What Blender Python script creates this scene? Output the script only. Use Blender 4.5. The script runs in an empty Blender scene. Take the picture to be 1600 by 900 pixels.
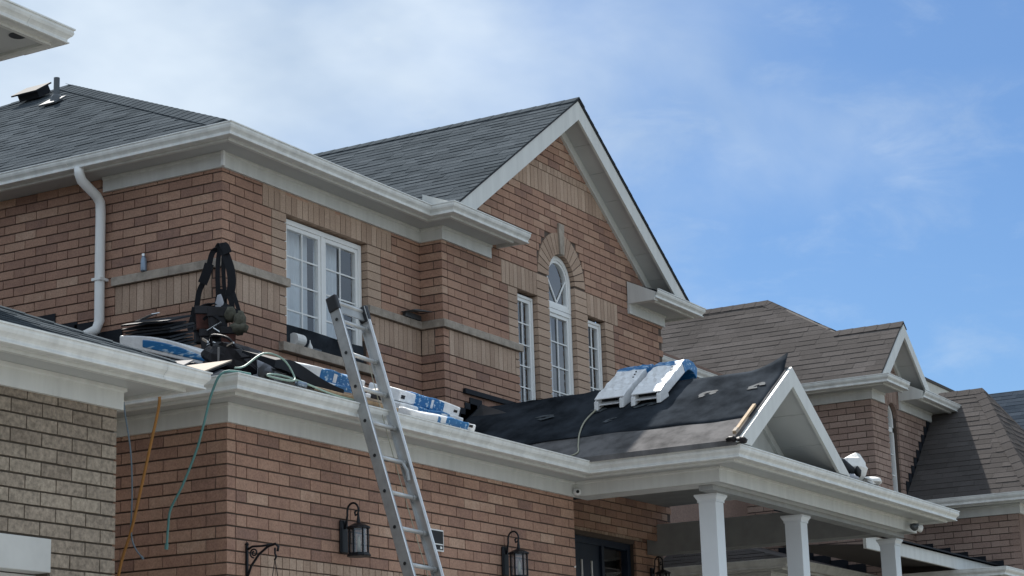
import bpy, bmesh, math, random
from mathutils import Vector as V, Matrix
random.seed(7)
SC = bpy.context.scene
COL = SC.collection
R = math.radians
# ------------------------------------------------------------------ camera
CAM_YAW, CAM_PITCH, CAM_ROLL, FPX = R(60.4418), R(13.6771), R(-1.8323), 3180.8
_f = V((math.sin(CAM_YAW)*math.cos(CAM_PITCH), math.cos(CAM_YAW)*math.cos(CAM_PITCH), math.sin(CAM_PITCH)))
_r = V((math.cos(CAM_YAW), -math.sin(CAM_YAW), 0)); _u = _r.cross(_f)
CR = math.cos(CAM_ROLL)*_r + math.sin(CAM_ROLL)*_u
CU = -math.sin(CAM_ROLL)*_r + math.cos(CAM_ROLL)*_u
cd = bpy.data.cameras.new('camera'); cam = bpy.data.objects.new('camera', cd); COL.objects.link(cam)
cam.matrix_world = Matrix((( CR.x, CU.x, -_f.x, 0), (CR.y, CU.y, -_f.y, 0), (CR.z, CU.z, -_f.z, 0), (0, 0, 0, 1)))
cd.sensor_width = 36; cd.lens = FPX/1600*36; cd.clip_start = .1; cd.clip_end = 5000
SC.camera = cam
# ------------------------------------------------------------------ sky and sun
SUN_AZ, SUN_EL = R(45), R(53)          # azimuth from +Y towards +X
SDIR = V((math.sin(SUN_AZ)*math.cos(SUN_EL), math.cos(SUN_AZ)*math.cos(SUN_EL), math.sin(SUN_EL)))
W = bpy.data.worlds.new('World'); SC.world = W; W.use_nodes = True
def world():
    nt = W.node_tree; N = nt.nodes; L = nt.links
    bg = N['Background']; bg.inputs['Strength'].default_value = .1
    sky = N.new('ShaderNodeTexSky'); sky.sky_type = 'NISHITA'; sky.sun_disc = False
    sky.sun_elevation = SUN_EL; sky.sun_rotation = SUN_AZ; sky.air_density = 1.0; sky.dust_density = .6; sky.ozone_density = 2.2
    tc = N.new('ShaderNodeTexCoord')
    def math_(op, a, b=None, clamp=False):
        m = N.new('ShaderNodeMath'); m.operation = op; m.use_clamp = clamp
        for i, x in enumerate((a, b)):
            if x is None: continue
            if isinstance(x, (int, float)): m.inputs[i].default_value = x
            else: L.new(x, m.inputs[i])
        return m.outputs[0]
    # warped streaky cloud noise on the sky direction
    mp = N.new('ShaderNodeMapping'); mp.inputs['Rotation'].default_value = (R(20), R(35), R(28)); mp.inputs['Scale'].default_value = (3.2, 5.5, 9.0)
    mp.inputs['Location'].default_value = (.35, .2, .0)
    L.new(tc.outputs['Generated'], mp.inputs['Vector'])
    n1 = N.new('ShaderNodeTexNoise'); n1.inputs['Scale'].default_value = 1.3; n1.inputs['Detail'].default_value = 7; n1.inputs['Roughness'].default_value = .5; n1.inputs['Distortion'].default_value = .5
    L.new(mp.outputs[0], n1.inputs['Vector'])
    # a cloud bank that ends in the direction of the houses further along the street
    dot = N.new('ShaderNodeVectorMath'); dot.operation = 'DOT_PRODUCT'; L.new(tc.outputs['Generated'], dot.inputs[0])
    ax = (_f*math.cos(R(26)) + CR*math.sin(R(26)) - CU*.16).normalized(); dot.inputs[1].default_value = ax      # the blue gap in the cloud
    bank = math_('MULTIPLY', dot.outputs['Value'], -12.0)
    cover = math_('ADD', math_('ADD', math_('MULTIPLY', math_('SUBTRACT', n1.outputs['Fac'], .5), 2.3), bank), CLOUD_OFF)
    mr = N.new('ShaderNodeMapRange'); mr.interpolation_type = 'SMOOTHSTEP'; L.new(cover, mr.inputs['Value'])
    mr.inputs['From Min'].default_value = -.75; mr.inputs['From Max'].default_value = 1.15; mr.inputs['To Min'].default_value = 0.03; mr.inputs['To Max'].default_value = .93
    # thin wind-drawn wisps everywhere in the clear part
    mp2 = N.new('ShaderNodeMapping'); mp2.inputs['Rotation'].default_value = (R(12), R(-18), R(40)); mp2.inputs['Scale'].default_value = (5, 16, 34); L.new(tc.outputs['Generated'], mp2.inputs['Vector'])
    n3 = N.new('ShaderNodeTexNoise'); n3.inputs['Scale'].default_value = 1.0; n3.inputs['Detail'].default_value = 9; n3.inputs['Roughness'].default_value = .62; n3.inputs['Distortion'].default_value = .35; L.new(mp2.outputs[0], n3.inputs['Vector'])
    mr3 = N.new('ShaderNodeMapRange'); mr3.interpolation_type = 'SMOOTHSTEP'; L.new(n3.outputs['Fac'], mr3.inputs['Value']); mr3.inputs['From Min'].default_value = .48; mr3.inputs['From Max'].default_value = .78; mr3.inputs['To Max'].default_value = .24
    mx = N.new('ShaderNodeMix'); mx.data_type = 'RGBA'
    L.new(math_('MAXIMUM', mr.outputs[0], math_('MULTIPLY', math_('ADD', mr.outputs[0], mr3.outputs[0]), .92)), mx.inputs['Factor'])
    tint = N.new('ShaderNodeMix'); tint.data_type = 'RGBA'; tint.blend_type = 'MULTIPLY'; tint.inputs['Factor'].default_value = 1
    L.new(sky.outputs[0], tint.inputs['A']); tint.inputs['B'].default_value = SKY_MUL
    L.new(tint.outputs['Result'], mx.inputs['A'])
    # cloud brightness varies a little with a second noise
    n2 = N.new('ShaderNodeTexNoise'); n2.inputs['Scale'].default_value = 2.2; n2.inputs['Detail'].default_value = 4; L.new(mp.outputs[0], n2.inputs['Vector'])
    cr = N.new('ShaderNodeValToRGB'); L.new(n2.outputs['Fac'], cr.inputs[0])
    cr.color_ramp.elements[0].position = .3; cr.color_ramp.elements[0].color = (2.8, 3.5, 4.4, 1)
    cr.color_ramp.elements[1].position = .7; cr.color_ramp.elements[1].color = (4.3, 4.9, 5.5, 1)
    L.new(cr.outputs[0], mx.inputs['B'])
    L.new(mx.outputs['Result'], bg.inputs['Color'])
CLOUD_OFF = 10.62; SKY_MUL = (.335, .46, .59, 1)
world()
sd = bpy.data.lights.new('sun', 'SUN'); sd.energy = 4.6; sd.angle = R(.6); sd.color = (1, .955, .89)
sun = bpy.data.objects.new('sun', sd); COL.objects.link(sun)
sun.rotation_euler = SDIR.to_track_quat('Z', 'Y').to_euler(); sun.location = (18, 20, 30)
vs = SC.view_settings; vs.view_transform = 'Standard'; vs.look = 'None'; vs.exposure = 0.86; vs.gamma = 1
SC.cycles.use_denoising = True
SC.cycles.max_bounces = 6
# ------------------------------------------------------------------ materials
MATS = {}
def _mat(name):
    m = bpy.data.materials.new(name); m.use_nodes = True; MATS[name] = m
    return m, m.node_tree.nodes, m.node_tree.links, m.node_tree.nodes['Principled BSDF']
def _ramp(N, stops):
    cr = N.new('ShaderNodeValToRGB'); e = cr.color_ramp.elements
    while len(e) < len(stops): e.new(.5)
    for i, (p, c) in enumerate(stops): e[i].position = p; e[i].color = (*c, 1)
    return cr
def _noise(N, L, scale, detail=4, rough=.55, vec=None):
    n = N.new('ShaderNodeTexNoise'); n.inputs['Scale'].default_value = scale; n.inputs['Detail'].default_value = detail; n.inputs['Roughness'].default_value = rough
    if vec is not None: L.new(vec, n.inputs['Vector'])
    return n
def mat_piece(name, stops, rough=.9, grain=60, grain_amt=.35, bump=.4, blotch=7.0, streak=None):
    """colour picked per piece: 'tint' face attribute (joined pieces) + object colour (single pieces)"""
    m, N, L, B = _mat(name)
    at = N.new('ShaderNodeAttribute'); at.attribute_name = 'tint'
    oi = N.new('ShaderNodeObjectInfo'); sp = N.new('ShaderNodeSeparateColor'); L.new(oi.outputs['Color'], sp.inputs[0])
    add = N.new('ShaderNodeMath'); L.new(at.outputs['Fac'], add.inputs[0]); L.new(sp.outputs[0], add.inputs[1])
    ge = N.new('ShaderNodeNewGeometry')
    nb = _noise(N, L, blotch, 3, .6, ge.outputs['Position'])
    ad2 = N.new('ShaderNodeMath'); ad2.operation = 'MULTIPLY_ADD'; L.new(nb.outputs['Fac'], ad2.inputs[0]); ad2.inputs[1].default_value = .5; 
    sb = N.new('ShaderNodeMath'); sb.operation = 'SUBTRACT'; L.new(add.outputs[0], sb.inputs[0]); sb.inputs[1].default_value = .25
    L.new(sb.outputs[0], ad2.inputs[2])
    cr = _ramp(N, stops); L.new(ad2.outputs[0], cr.inputs[0])
    ng = _noise(N, L, grain, 5, .65, ge.outputs['Position'])
    mr = N.new('ShaderNodeMapRange'); L.new(ng.outputs['Fac'], mr.inputs[0]); mr.inputs[1].default_value = .25; mr.inputs[2].default_value = .75
    mr.inputs[3].default_value = 1-grain_amt; mr.inputs[4].default_value = 1+grain_amt
    mx = N.new('ShaderNodeMix'); mx.data_type = 'RGBA'; mx.blend_type = 'MULTIPLY'; mx.inputs['Factor'].default_value = 1
    L.new(cr.outputs[0], mx.inputs['A']); L.new(mr.outputs[0], mx.inputs['B'])
    nw = _noise(N, L, .9, 4, .6, ge.outputs['Position']); mw_ = N.new('ShaderNodeMapRange'); L.new(nw.outputs['Fac'], mw_.inputs[0]); mw_.inputs[1].default_value = .3; mw_.inputs[2].default_value = .7; mw_.inputs[3].default_value = .86; mw_.inputs[4].default_value = 1.10
    mz = N.new('ShaderNodeMix'); mz.data_type = 'RGBA'; mz.blend_type = 'MULTIPLY'; mz.inputs['Factor'].default_value = 1; L.new(mx.outputs['Result'], mz.inputs['A']); L.new(mw_.outputs[0], mz.inputs['B'])
    L.new(mz.outputs['Result'], B.inputs['Base Color'])
    bp = N.new('ShaderNodeBump'); bp.inputs['Strength'].default_value = bump; bp.inputs['Distance'].default_value = .01; L.new(ng.outputs['Fac'], bp.inputs['Height']); L.new(bp.outputs[0], B.inputs['Normal'])
    B.inputs['Roughness'].default_value = rough; B.inputs['Specular IOR Level'].default_value = .0 if 'shingle' in name else .2
    return m
def mat_plain(name, col, rough=.6, metal=0, var=.08, scale=6, bump=0, bscale=40, spec=.4, dark=None, streak=False):
    m, N, L, B = _mat(name)
    ge = N.new('ShaderNodeNewGeometry')
    pos = ge.outputs['Position']
    if streak:                                                    # rain runs: noise drawn out vertically
        mp = N.new('ShaderNodeMapping'); mp.inputs['Scale'].default_value = (1, 1, .12); L.new(pos, mp.inputs[0]); pos = mp.outputs[0]
    n = _noise(N, L, scale, 5, .6, pos)
    c2 = dark or tuple(c*(1-var*2.2) for c in col)
    cr = _ramp(N, [(.3, c2), (.62, col)]); L.new(n.outputs['Fac'], cr.inputs[0]); L.new(cr.outputs[0], B.inputs['Base Color'])
    B.inputs['Roughness'].default_value = rough; B.inputs['Metallic'].default_value = metal; B.inputs['Specular IOR Level'].default_value = spec
    if bump:
        nb = _noise(N, L, bscale, 4, .6, ge.outputs['Position'])
        bp = N.new('ShaderNodeBump'); bp.inputs['Strength'].default_value = bump; bp.inputs['Distance'].default_value = .01; L.new(nb.outputs['Fac'], bp.inputs['Height']); L.new(bp.outputs[0], B.inputs['Normal'])
    return m
mat_piece('brick_red', [(.0, (.235, .150, .125)), (.25, (.315, .190, .145)), (.5, (.405, .244, .178)), (.8, (.455, .290, .212)), (1, (.52, .36, .27))], grain=70, grain_amt=.28, blotch=11)
mat_piece('brick_buff', [(0, (.37, .262, .198)), (.5, (.455, .330, .250)), (1, (.53, .395, .305))], grain=70, grain_amt=.25, blotch=11)
mat_piece('brick_grey', [(0, (.225, .182, .142)), (.5, (.285, .235, .185)), (1, (.335, .282, .222))], grain=34, grain_amt=.5, bump=.35, blotch=10)
mat_piece('brick_rose', [(0, (.25, .175, .145)), (.5, (.33, .235, .195)), (1, (.40, .30, .25))], grain=60, grain_amt=.25, blotch=9)
mat_plain('mortar', (.12, .092, .077), .95, bump=.5)  # tone darkened to take in the shadow of the raked joints
mat_plain('mortar_grey', (.105, .087, .07), .95, bump=.5)
mat_piece('shingle_slate', [(0, (.062, .072, .081)), (.5, (.074, .086, .097)), (1, (.088, .101, .113))], rough=.85, grain=120, grain_amt=.35, bump=.5)
mat_piece('shingle_brown', [(0, (.084, .077, .074)), (.5, (.094, .086, .083)), (1, (.106, .097, .094))], rough=.9, grain=120, grain_amt=.35, bump=.5)
mat_piece('shingle_dark', [(0, (.026, .034, .046)), (.5, (.034, .044, .058)), (1, (.045, .056, .072))], rough=.9, grain=120, grain_amt=.3, bump=.4)
mat_plain('roof_felt', (.03, .033, .038), .85)
mat_plain('roof_felt_brown', (.075, .068, .066), .9)
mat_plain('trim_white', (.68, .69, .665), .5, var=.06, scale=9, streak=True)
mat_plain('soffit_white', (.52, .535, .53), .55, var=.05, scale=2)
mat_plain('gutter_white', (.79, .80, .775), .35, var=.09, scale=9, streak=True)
mat_plain('column_white', (.76, .80, .83), .4, var=.03, scale=2)
mat_plain('pale_stone', (.43, .37, .31), .9, var=.18, scale=9, bump=.6)
mat_plain('smooth_stone', (.60, .60, .575), .8, var=.06, scale=3)
mat_plain('vinyl_white', (.84, .85, .84), .35, var=.02)
mat_plain('curtain_white', (.60, .65, .69), .9, var=.05, scale=5)
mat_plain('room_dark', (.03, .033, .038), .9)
mat_plain('underlay_black', (.043, .050, .060), .9, var=.34, scale=2.6, bump=.25, bscale=9, spec=.0)
mat_plain('underlay_grey', (.180, .174, .174), .9, var=.24, scale=4.5, bump=.2, bscale=14, spec=0)
mat_plain('flashing_black', (.011, .014, .020), .7, spec=.25)
mat_plain('metal_grey', (.11, .12, .13), .45, metal=.6)
mat_plain('scuff_grey', (.075, .088, .10), .9, var=.3, scale=14)
mat_plain('aluminium', (.60, .61, .61), .45, metal=.6, var=.1, scale=9)
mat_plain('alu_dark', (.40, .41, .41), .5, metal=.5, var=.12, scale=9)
mat_plain('black_plastic', (.018, .019, .022), .45)
mat_plain('iron_black', (.013, .015, .02), .4, metal=.3)
mat_plain('webbing_black', (.009, .010, .014), .85, bump=.3, bscale=90)
mat_plain('leather_dark', (.016, .014, .018), .6, var=.3, scale=12, bump=.4, bscale=30)
mat_plain('cloth_red', (.085, .026, .018), .8, var=.25, scale=14, bump=.4, bscale=30)
mat_plain('glove_olive', (.12, .115, .085), .85, var=.25, scale=20, bump=.5, bscale=40)
mat_plain('metal_bright', (.75, .75, .74), .25, metal=.9)
mat_plain('wrap_white', (.88, .89, .90), .36, var=.08, scale=16, bump=.5, bscale=22)
mat_plain('bag_white', (.80, .80, .78), .6, var=.06, scale=12, bump=.5, bscale=25)
mat_plain('cardboard', (.40, .34, .28), .85, var=.08, scale=8)
mat_plain('board_grey', (.30, .285, .28), .85, var=.1, scale=8)
mat_plain('paper_grey', (.40, .41, .45), .8, var=.08, scale=10)
mat_plain('wood_raw', (.46, .33, .21), .8, var=.14, scale=18)
mat_plain('hose_green', (.30, .42, .36), .5)
mat_plain('rope_teal', (.10, .23, .22), .7)
mat_plain('rope_orange', (.36, .17, .045), .75)
mat_plain('rope_beige', (.36, .35, .27), .7)
mat_plain('cord_blue', (.16, .21, .25), .7)
mat_plain('door_blue', (.018, .03, .055), .4)
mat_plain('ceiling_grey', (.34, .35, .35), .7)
mat_plain('siding_pale', (.58, .57, .52), .7)
mat_plain('asphalt', (.13, .13, .13), .95, var=.2, scale=30, bump=.3)
mat_plain('lawn', (.14, .135, .10), .95, var=.25, scale=4, bump=.5)
mat_plain('concrete', (.42, .41, .39), .9, var=.12, scale=3, bump=.3)
mat_plain('garage_door_white', (.62, .62, .60), .5)
mat_plain('sign_black', (.012, .012, .014), .5)
mat_plain('bottle_metal', (.26, .33, .42), .3, metal=.3)
def mat_glass(name, tint, refl):
    m, N, L, B = _mat(name); N.remove(B); out = N['Material Output']
    t = N.new('ShaderNodeBsdfTransparent'); t.inputs[0].default_value = (*tint, 1)
    g = N.new('ShaderNodeBsdfGlossy'); g.inputs['Roughness'].default_value = .02; g.inputs[0].default_value = (.95, .97, 1, 1)
    lw = N.new('ShaderNodeLayerWeight'); lw.inputs[0].default_value = .5
    pw = N.new('ShaderNodeMath'); pw.operation = 'POWER'; L.new(lw.outputs['Facing'], pw.inputs[0]); pw.inputs[1].default_value = 3
    ma = N.new('ShaderNodeMath'); ma.operation = 'MULTIPLY_ADD'; L.new(pw.outputs[0], ma.inputs[0]); ma.inputs[1].default_value = .8; ma.inputs[2].default_value = refl
    mx = N.new('ShaderNodeMixShader'); L.new(ma.outputs[0], mx.inputs[0]); L.new(t.outputs[0], mx.inputs[1]); L.new(g.outputs[0], mx.inputs[2]); L.new(mx.outputs[0], out.inputs[0])
mat_glass('glass', (.96, .97, .97), .07)
mat_glass('lantern_glass', (.72, .76, .78), .08)
def mat_bulb():
    m, N, L, B = _mat('frosted_candle'); B.inputs['Base Color'].default_value = (.75, .68, .55, 1); B.inputs['Roughness'].default_value = .5
mat_bulb()
def mat_print():
    """printed wrapper: blue field with rows of broken white lettering-like print"""
    m, N, L, B = _mat('wrap_blue')
    tc = N.new('ShaderNodeTexCoord'); mp = N.new('ShaderNodeMapping'); L.new(tc.outputs['Object'], mp.inputs[0]); mp.inputs['Scale'].default_value = (26, 10, 46)
    n = _noise(N, L, 1.0, 2, .6, mp.outputs[0])
    cr = _ramp(N, [(.54, (.010, .15, .38)), (.58, (.04, .24, .50)), (.66, (.50, .62, .72))]); L.new(n.outputs['Fac'], cr.inputs[0])
    L.new(cr.outputs[0], B.inputs['Base Color']); B.inputs['Roughness'].default_value = .35
mat_print()
# ------------------------------------------------------------------ mesh helpers
class MB:
    def __init__(s): s.v = []; s.f = []; s.t = []; s.m = []
    def add(s, verts, faces, tint=0.0, mi=0):
        o = len(s.v); s.v += [tuple(p) for p in verts]; s.f += [tuple(i+o for i in f) for f in faces]; s.t += [tint]*len(faces); s.m += [mi]*len(faces); return s
    def box(s, x0, y0, z0, x1, y1, z1, **k):
        return s.hexa([(x0,y0,z0),(x1,y0,z0),(x1,y1,z0),(x0,y1,z0),(x0,y0,z1),(x1,y0,z1),(x1,y1,z1),(x0,y1,z1)], **k)
    def hexa(s, p, **k): return s.add(p, HEX, **k)
    def obox(s, c, ax, ay, az, **k):
        c = V(c); ax, ay, az = V(ax)/2, V(ay)/2, V(az)/2
        return s.hexa([c-ax-ay-az, c+ax-ay-az, c+ax+ay-az, c-ax+ay-az, c-ax-ay+az, c+ax-ay+az, c+ax+ay+az, c-ax+ay+az], **k)
    def prism(s, poly, ext, **k):
        n = len(poly); e = V(ext); a = [V(p) for p in poly]; b = [p+e for p in a]
        F = [tuple(range(n-1, -1, -1)), tuple(range(n, 2*n))] + [(i, (i+1) % n, n+(i+1) % n, n+i) for i in range(n)]
        return s.add(a+b, F, **k)
    def tube(s, pts, r, n=8, cap=True, **k):
        pts = [V(p) for p in pts]; rr = r if isinstance(r, (list, tuple)) else [r]*len(pts)
        vs_, prev = [], None
        for i, p in enumerate(pts):
            d = (pts[min(i+1, len(pts)-1)] - pts[max(i-1, 0)]).normalized()
            if prev is None:
                a = d.cross(V((0, 0, 1)) if abs(d.z) < .9 else V((1, 0, 0))).normalized()
            else:
                a = (prev - d*prev.dot(d)).normalized()
            prev = a; b = d.cross(a)
            vs_ += [p + (a*math.cos(2*math.pi*j/n) + b*math.sin(2*math.pi*j/n))*rr[i] for j in range(n)]
        F = []
        for i in range(len(pts)-1):
            for j in range(n): F.append((i*n+j, i*n+(j+1) % n, (i+1)*n+(j+1) % n, (i+1)*n+j))
        if cap: F += [tuple(range(n-1, -1, -1)), tuple(range((len(pts)-1)*n, len(pts)*n))]
        return s.add(vs_, F, **k)
    def ribbon(s, pts, width, thick, side, **k):
        """flat strap along pts; side = width direction"""
        pts = [V(p) for p in pts]; vs_ = []
        for i, p in enumerate(pts):
            d = (pts[min(i+1, len(pts)-1)] - pts[max(i-1, 0)]).normalized()
            sd_ = V(side[i]) if isinstance(side, list) else V(side)
            sd_ = (sd_ - d*sd_.dot(d)).normalized(); nn = d.cross(sd_)
            w = (width[i] if isinstance(width, list) else width)/2; t = thick/2
            vs_ += [p - sd_*w - nn*t, p + sd_*w - nn*t, p + sd_*w + nn*t, p - sd_*w + nn*t]
        F = []
        for i in range(len(pts)-1):
            for j in range(4): F.append((i*4+j, i*4+(j+1) % 4, (i+1)*4+(j+1) % 4, (i+1)*4+j))
        e = (len(pts)-1)*4; F += [(3, 2, 1, 0), (e, e+1, e+2, e+3)]
        return s.add(vs_, F, **k)
    def lathe(s, c, prof, n=12, **k):
        c = V(c); vs_ = []; F = []
        for r_, z in prof: vs_ += [c + V((r_*math.cos(2*math.pi*j/n), r_*math.sin(2*math.pi*j/n), z)) for j in range(n)]
        for i in range(len(prof)-1):
            for j in range(n): F.append((i*n+j, i*n+(j+1) % n, (i+1)*n+(j+1) % n, (i+1)*n+j))
        F += [tuple(range(n-1, -1, -1)), tuple(range((len(prof)-1)*n, len(prof)*n))]
        return s.add(vs_, F, **k)
    def blob(s, c, rx, ry, rz, jit=.12, n=10, m_=7, seed=0, rot=None, **k):
        rnd = random.Random(seed); c = V(c); vs_ = [];F = []
        for i in range(m_+1):
            th = math.pi*i/m_
            for j in range(n):
                ph = 2*math.pi*j/n; q = 1 + rnd.uniform(-jit, jit)*(0 if i in (0, m_) else 1)
                p = V((rx*math.sin(th)*math.cos(ph)*q, ry*math.sin(th)*math.sin(ph)*q, rz*math.cos(th)*q))
                if rot is not None: p = rot @ p
                vs_.append(c+p)
        for i in range(m_):
            for j in range(n): F.append((i*n+j, (i+1)*n+j, (i+1)*n+(j+1) % n, i*n+(j+1) % n))
        return s.add(vs_, F, **k)
    def sweep(s, path, prof, closed_ends=True, **k):
        """prof = closed loop of (out, z); path = plan polyline (x, y), outward = right-hand side when walking along it"""
        n = len(path); m = len(prof); P2 = [V((p[0], p[1])) for p in path]; vs_ = []
        for i in range(n):
            ns = []
            if i > 0: d = (P2[i]-P2[i-1]).normalized(); ns.append(V((d.y, -d.x)))
            if i < n-1: d = (P2[i+1]-P2[i]).normalized(); ns.append(V((d.y, -d.x)))
            if len(ns) == 2: mv = (ns[0]+ns[1]); mv = mv/(mv.dot(ns[0]))
            else: mv = ns[0]
            for o, z in prof: q = P2[i]+mv*o; vs_.append((q.x, q.y, z))
        F = []
        for i in range(n-1):
            for j in range(m): F.append((i*m+j, i*m+(j+1) % m, (i+1)*m+(j+1) % m, (i+1)*m+j))
        if closed_ends: F += [tuple(range(m-1, -1, -1)), tuple(range((n-1)*m, n*m))]
        return s.add(vs_, F, **k)
    def mesh(s, name, mats, smooth=False):
        me = bpy.data.meshes.new(name); me.from_pydata(s.v, [], s.f)
        for mt in (mats if isinstance(mats, (list, tuple)) else [mats]): me.materials.append(MATS[mt])
        if any(s.m): me.polygons.foreach_set('material_index', s.m)
        if any(s.t):
            a = me.attributes.new('tint', 'FLOAT', 'FACE'); a.data.foreach_set('value', s.t)
        if smooth: me.polygons.foreach_set('use_smooth', [True]*len(me.polygons))
        me.validate(); me.update()
        bm = bmesh.new(); bm.from_mesh(me); bmesh.ops.recalc_face_normals(bm, faces=bm.faces); bm.to_mesh(me); bm.free()
        return me
    def build(s, name, mats, parent=None, smooth=False, bevel=0, subd=0):
        me = s.mesh(name, mats, smooth); o = bpy.data.objects.new(name, me); COL.objects.link(o)
        o.color = (0, 0, 0, 1)
        if parent is not None: o.parent = parent
        if bevel:
            b = o.modifiers.new('bevel', 'BEVEL'); b.width = bevel; b.segments = 2; b.limit_method = 'ANGLE'
        if subd:
            b = o.modifiers.new('subd', 'SUBSURF'); b.levels = b.render_levels = subd
        return o
HEX = [(0, 3, 2, 1), (4, 5, 6, 7), (0, 1, 5, 4), (1, 2, 6, 5), (2, 3, 7, 6), (3, 0, 4, 7)]
def thing(name, label, cat, group=None):
    o = bpy.data.objects.new(name, None); COL.objects.link(o); o.empty_display_size = .1
    return tag(o, label, cat, group)
def tag(o, label, cat, group=None):
    o['label'] = label; o['category'] = cat
    if group: o['group'] = group
    return o
def struct(o): o['kind'] = 'structure'; return o
def at_base(root, x, y, z):
    """put a thing's empty at its base, keeping its world-built parts where they are"""
    root.location = (x, y, z)
    for c in root.children: c.matrix_parent_inverse = Matrix.Translation((-x, -y, -z))
    return root
# pieces (bricks, shingles): the 300 that show largest become objects, the rest one joined part of the thing
PIECES = {}
def piece(root, parent, name, mat, verts, faces, tint, normal):
    PIECES.setdefault((root.name, name), []).append((root, parent, mat, [V(p) for p in verts], faces, tint, V(normal)))
def project(p):
    z = p.dot(_f)
    return (800+FPX*p.dot(CR)/z, 450-FPX*p.dot(CU)/z) if z > .1 else None
def finish_pieces(limit=300, joined={}):
    bpy.context.view_layer.update()
    dg = bpy.context.evaluated_depsgraph_get()
    cache = {}
    for (rn, name), items in PIECES.items():
        sc_ = []
        for i, (root, parent, mat, vs_, fs_, tint, nn) in enumerate(items):
            c = sum(vs_, V((0, 0, 0)))/len(vs_)
            if nn.dot(c) > 0: continue
            pp = [project(p) for p in vs_]
            if any(p is None for p in pp): continue
            xs = [p[0] for p in pp]; ys = [p[1] for p in pp]; cx = sum(xs)/len(xs); cy = sum(ys)/len(ys)
            if not (0 < cx < 1600 and 0 < cy < 900): continue
            a = 0
            for f in fs_:
                q = [pp[j] for j in f]; ar = sum(q[j][0]*q[(j+1) % len(q)][1]-q[(j+1) % len(q)][0]*q[j][1] for j in range(len(q)))/2; a += abs(ar)
            sc_.append((a/2, i, c))
        sc_.sort(reverse=True, key=lambda x: x[0]); chosen = set()
        for a, i, c in sc_:
            if len(chosen) >= limit: break
            d = c.length; hit = SC.ray_cast(dg, V((0, 0, 0)), c.normalized(), distance=d-.07)
            if not hit[0]: chosen.add(i)
        rest = MB(); mats = []
        for i, (root, parent, mat, vs_, fs_, tint, nn) in enumerate(items):
            if i in chosen:
                o0 = vs_[0]; key = (name, mat, tuple(round(x, 3) for p in vs_ for x in (p-o0)))
                if key not in cache: cache[key] = MB().add([p-o0 for p in vs_], fs_).mesh(name, mat)
                ob = bpy.data.objects.new(name, cache[key]); COL.objects.link(ob); ob.parent = parent
                pl = parent.location if parent.parent is None else V((0, 0, 0))
                ob.location = o0 - pl; ob.color = (tint, 0, 0, 1)
            else:
                if mat not in mats: mats.append(mat)
                rest.add(vs_, fs_, tint+1e-4, mats.index(mat))
        if rest.v:
            root = items[0][0]
            o = rest.build(joined.get(name, name+'_field'), mats, root); o['kind'] = 'stuff'
            o.location = -root.location
CH = .089; BH = .079; BL = .257; BP = .267
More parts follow.
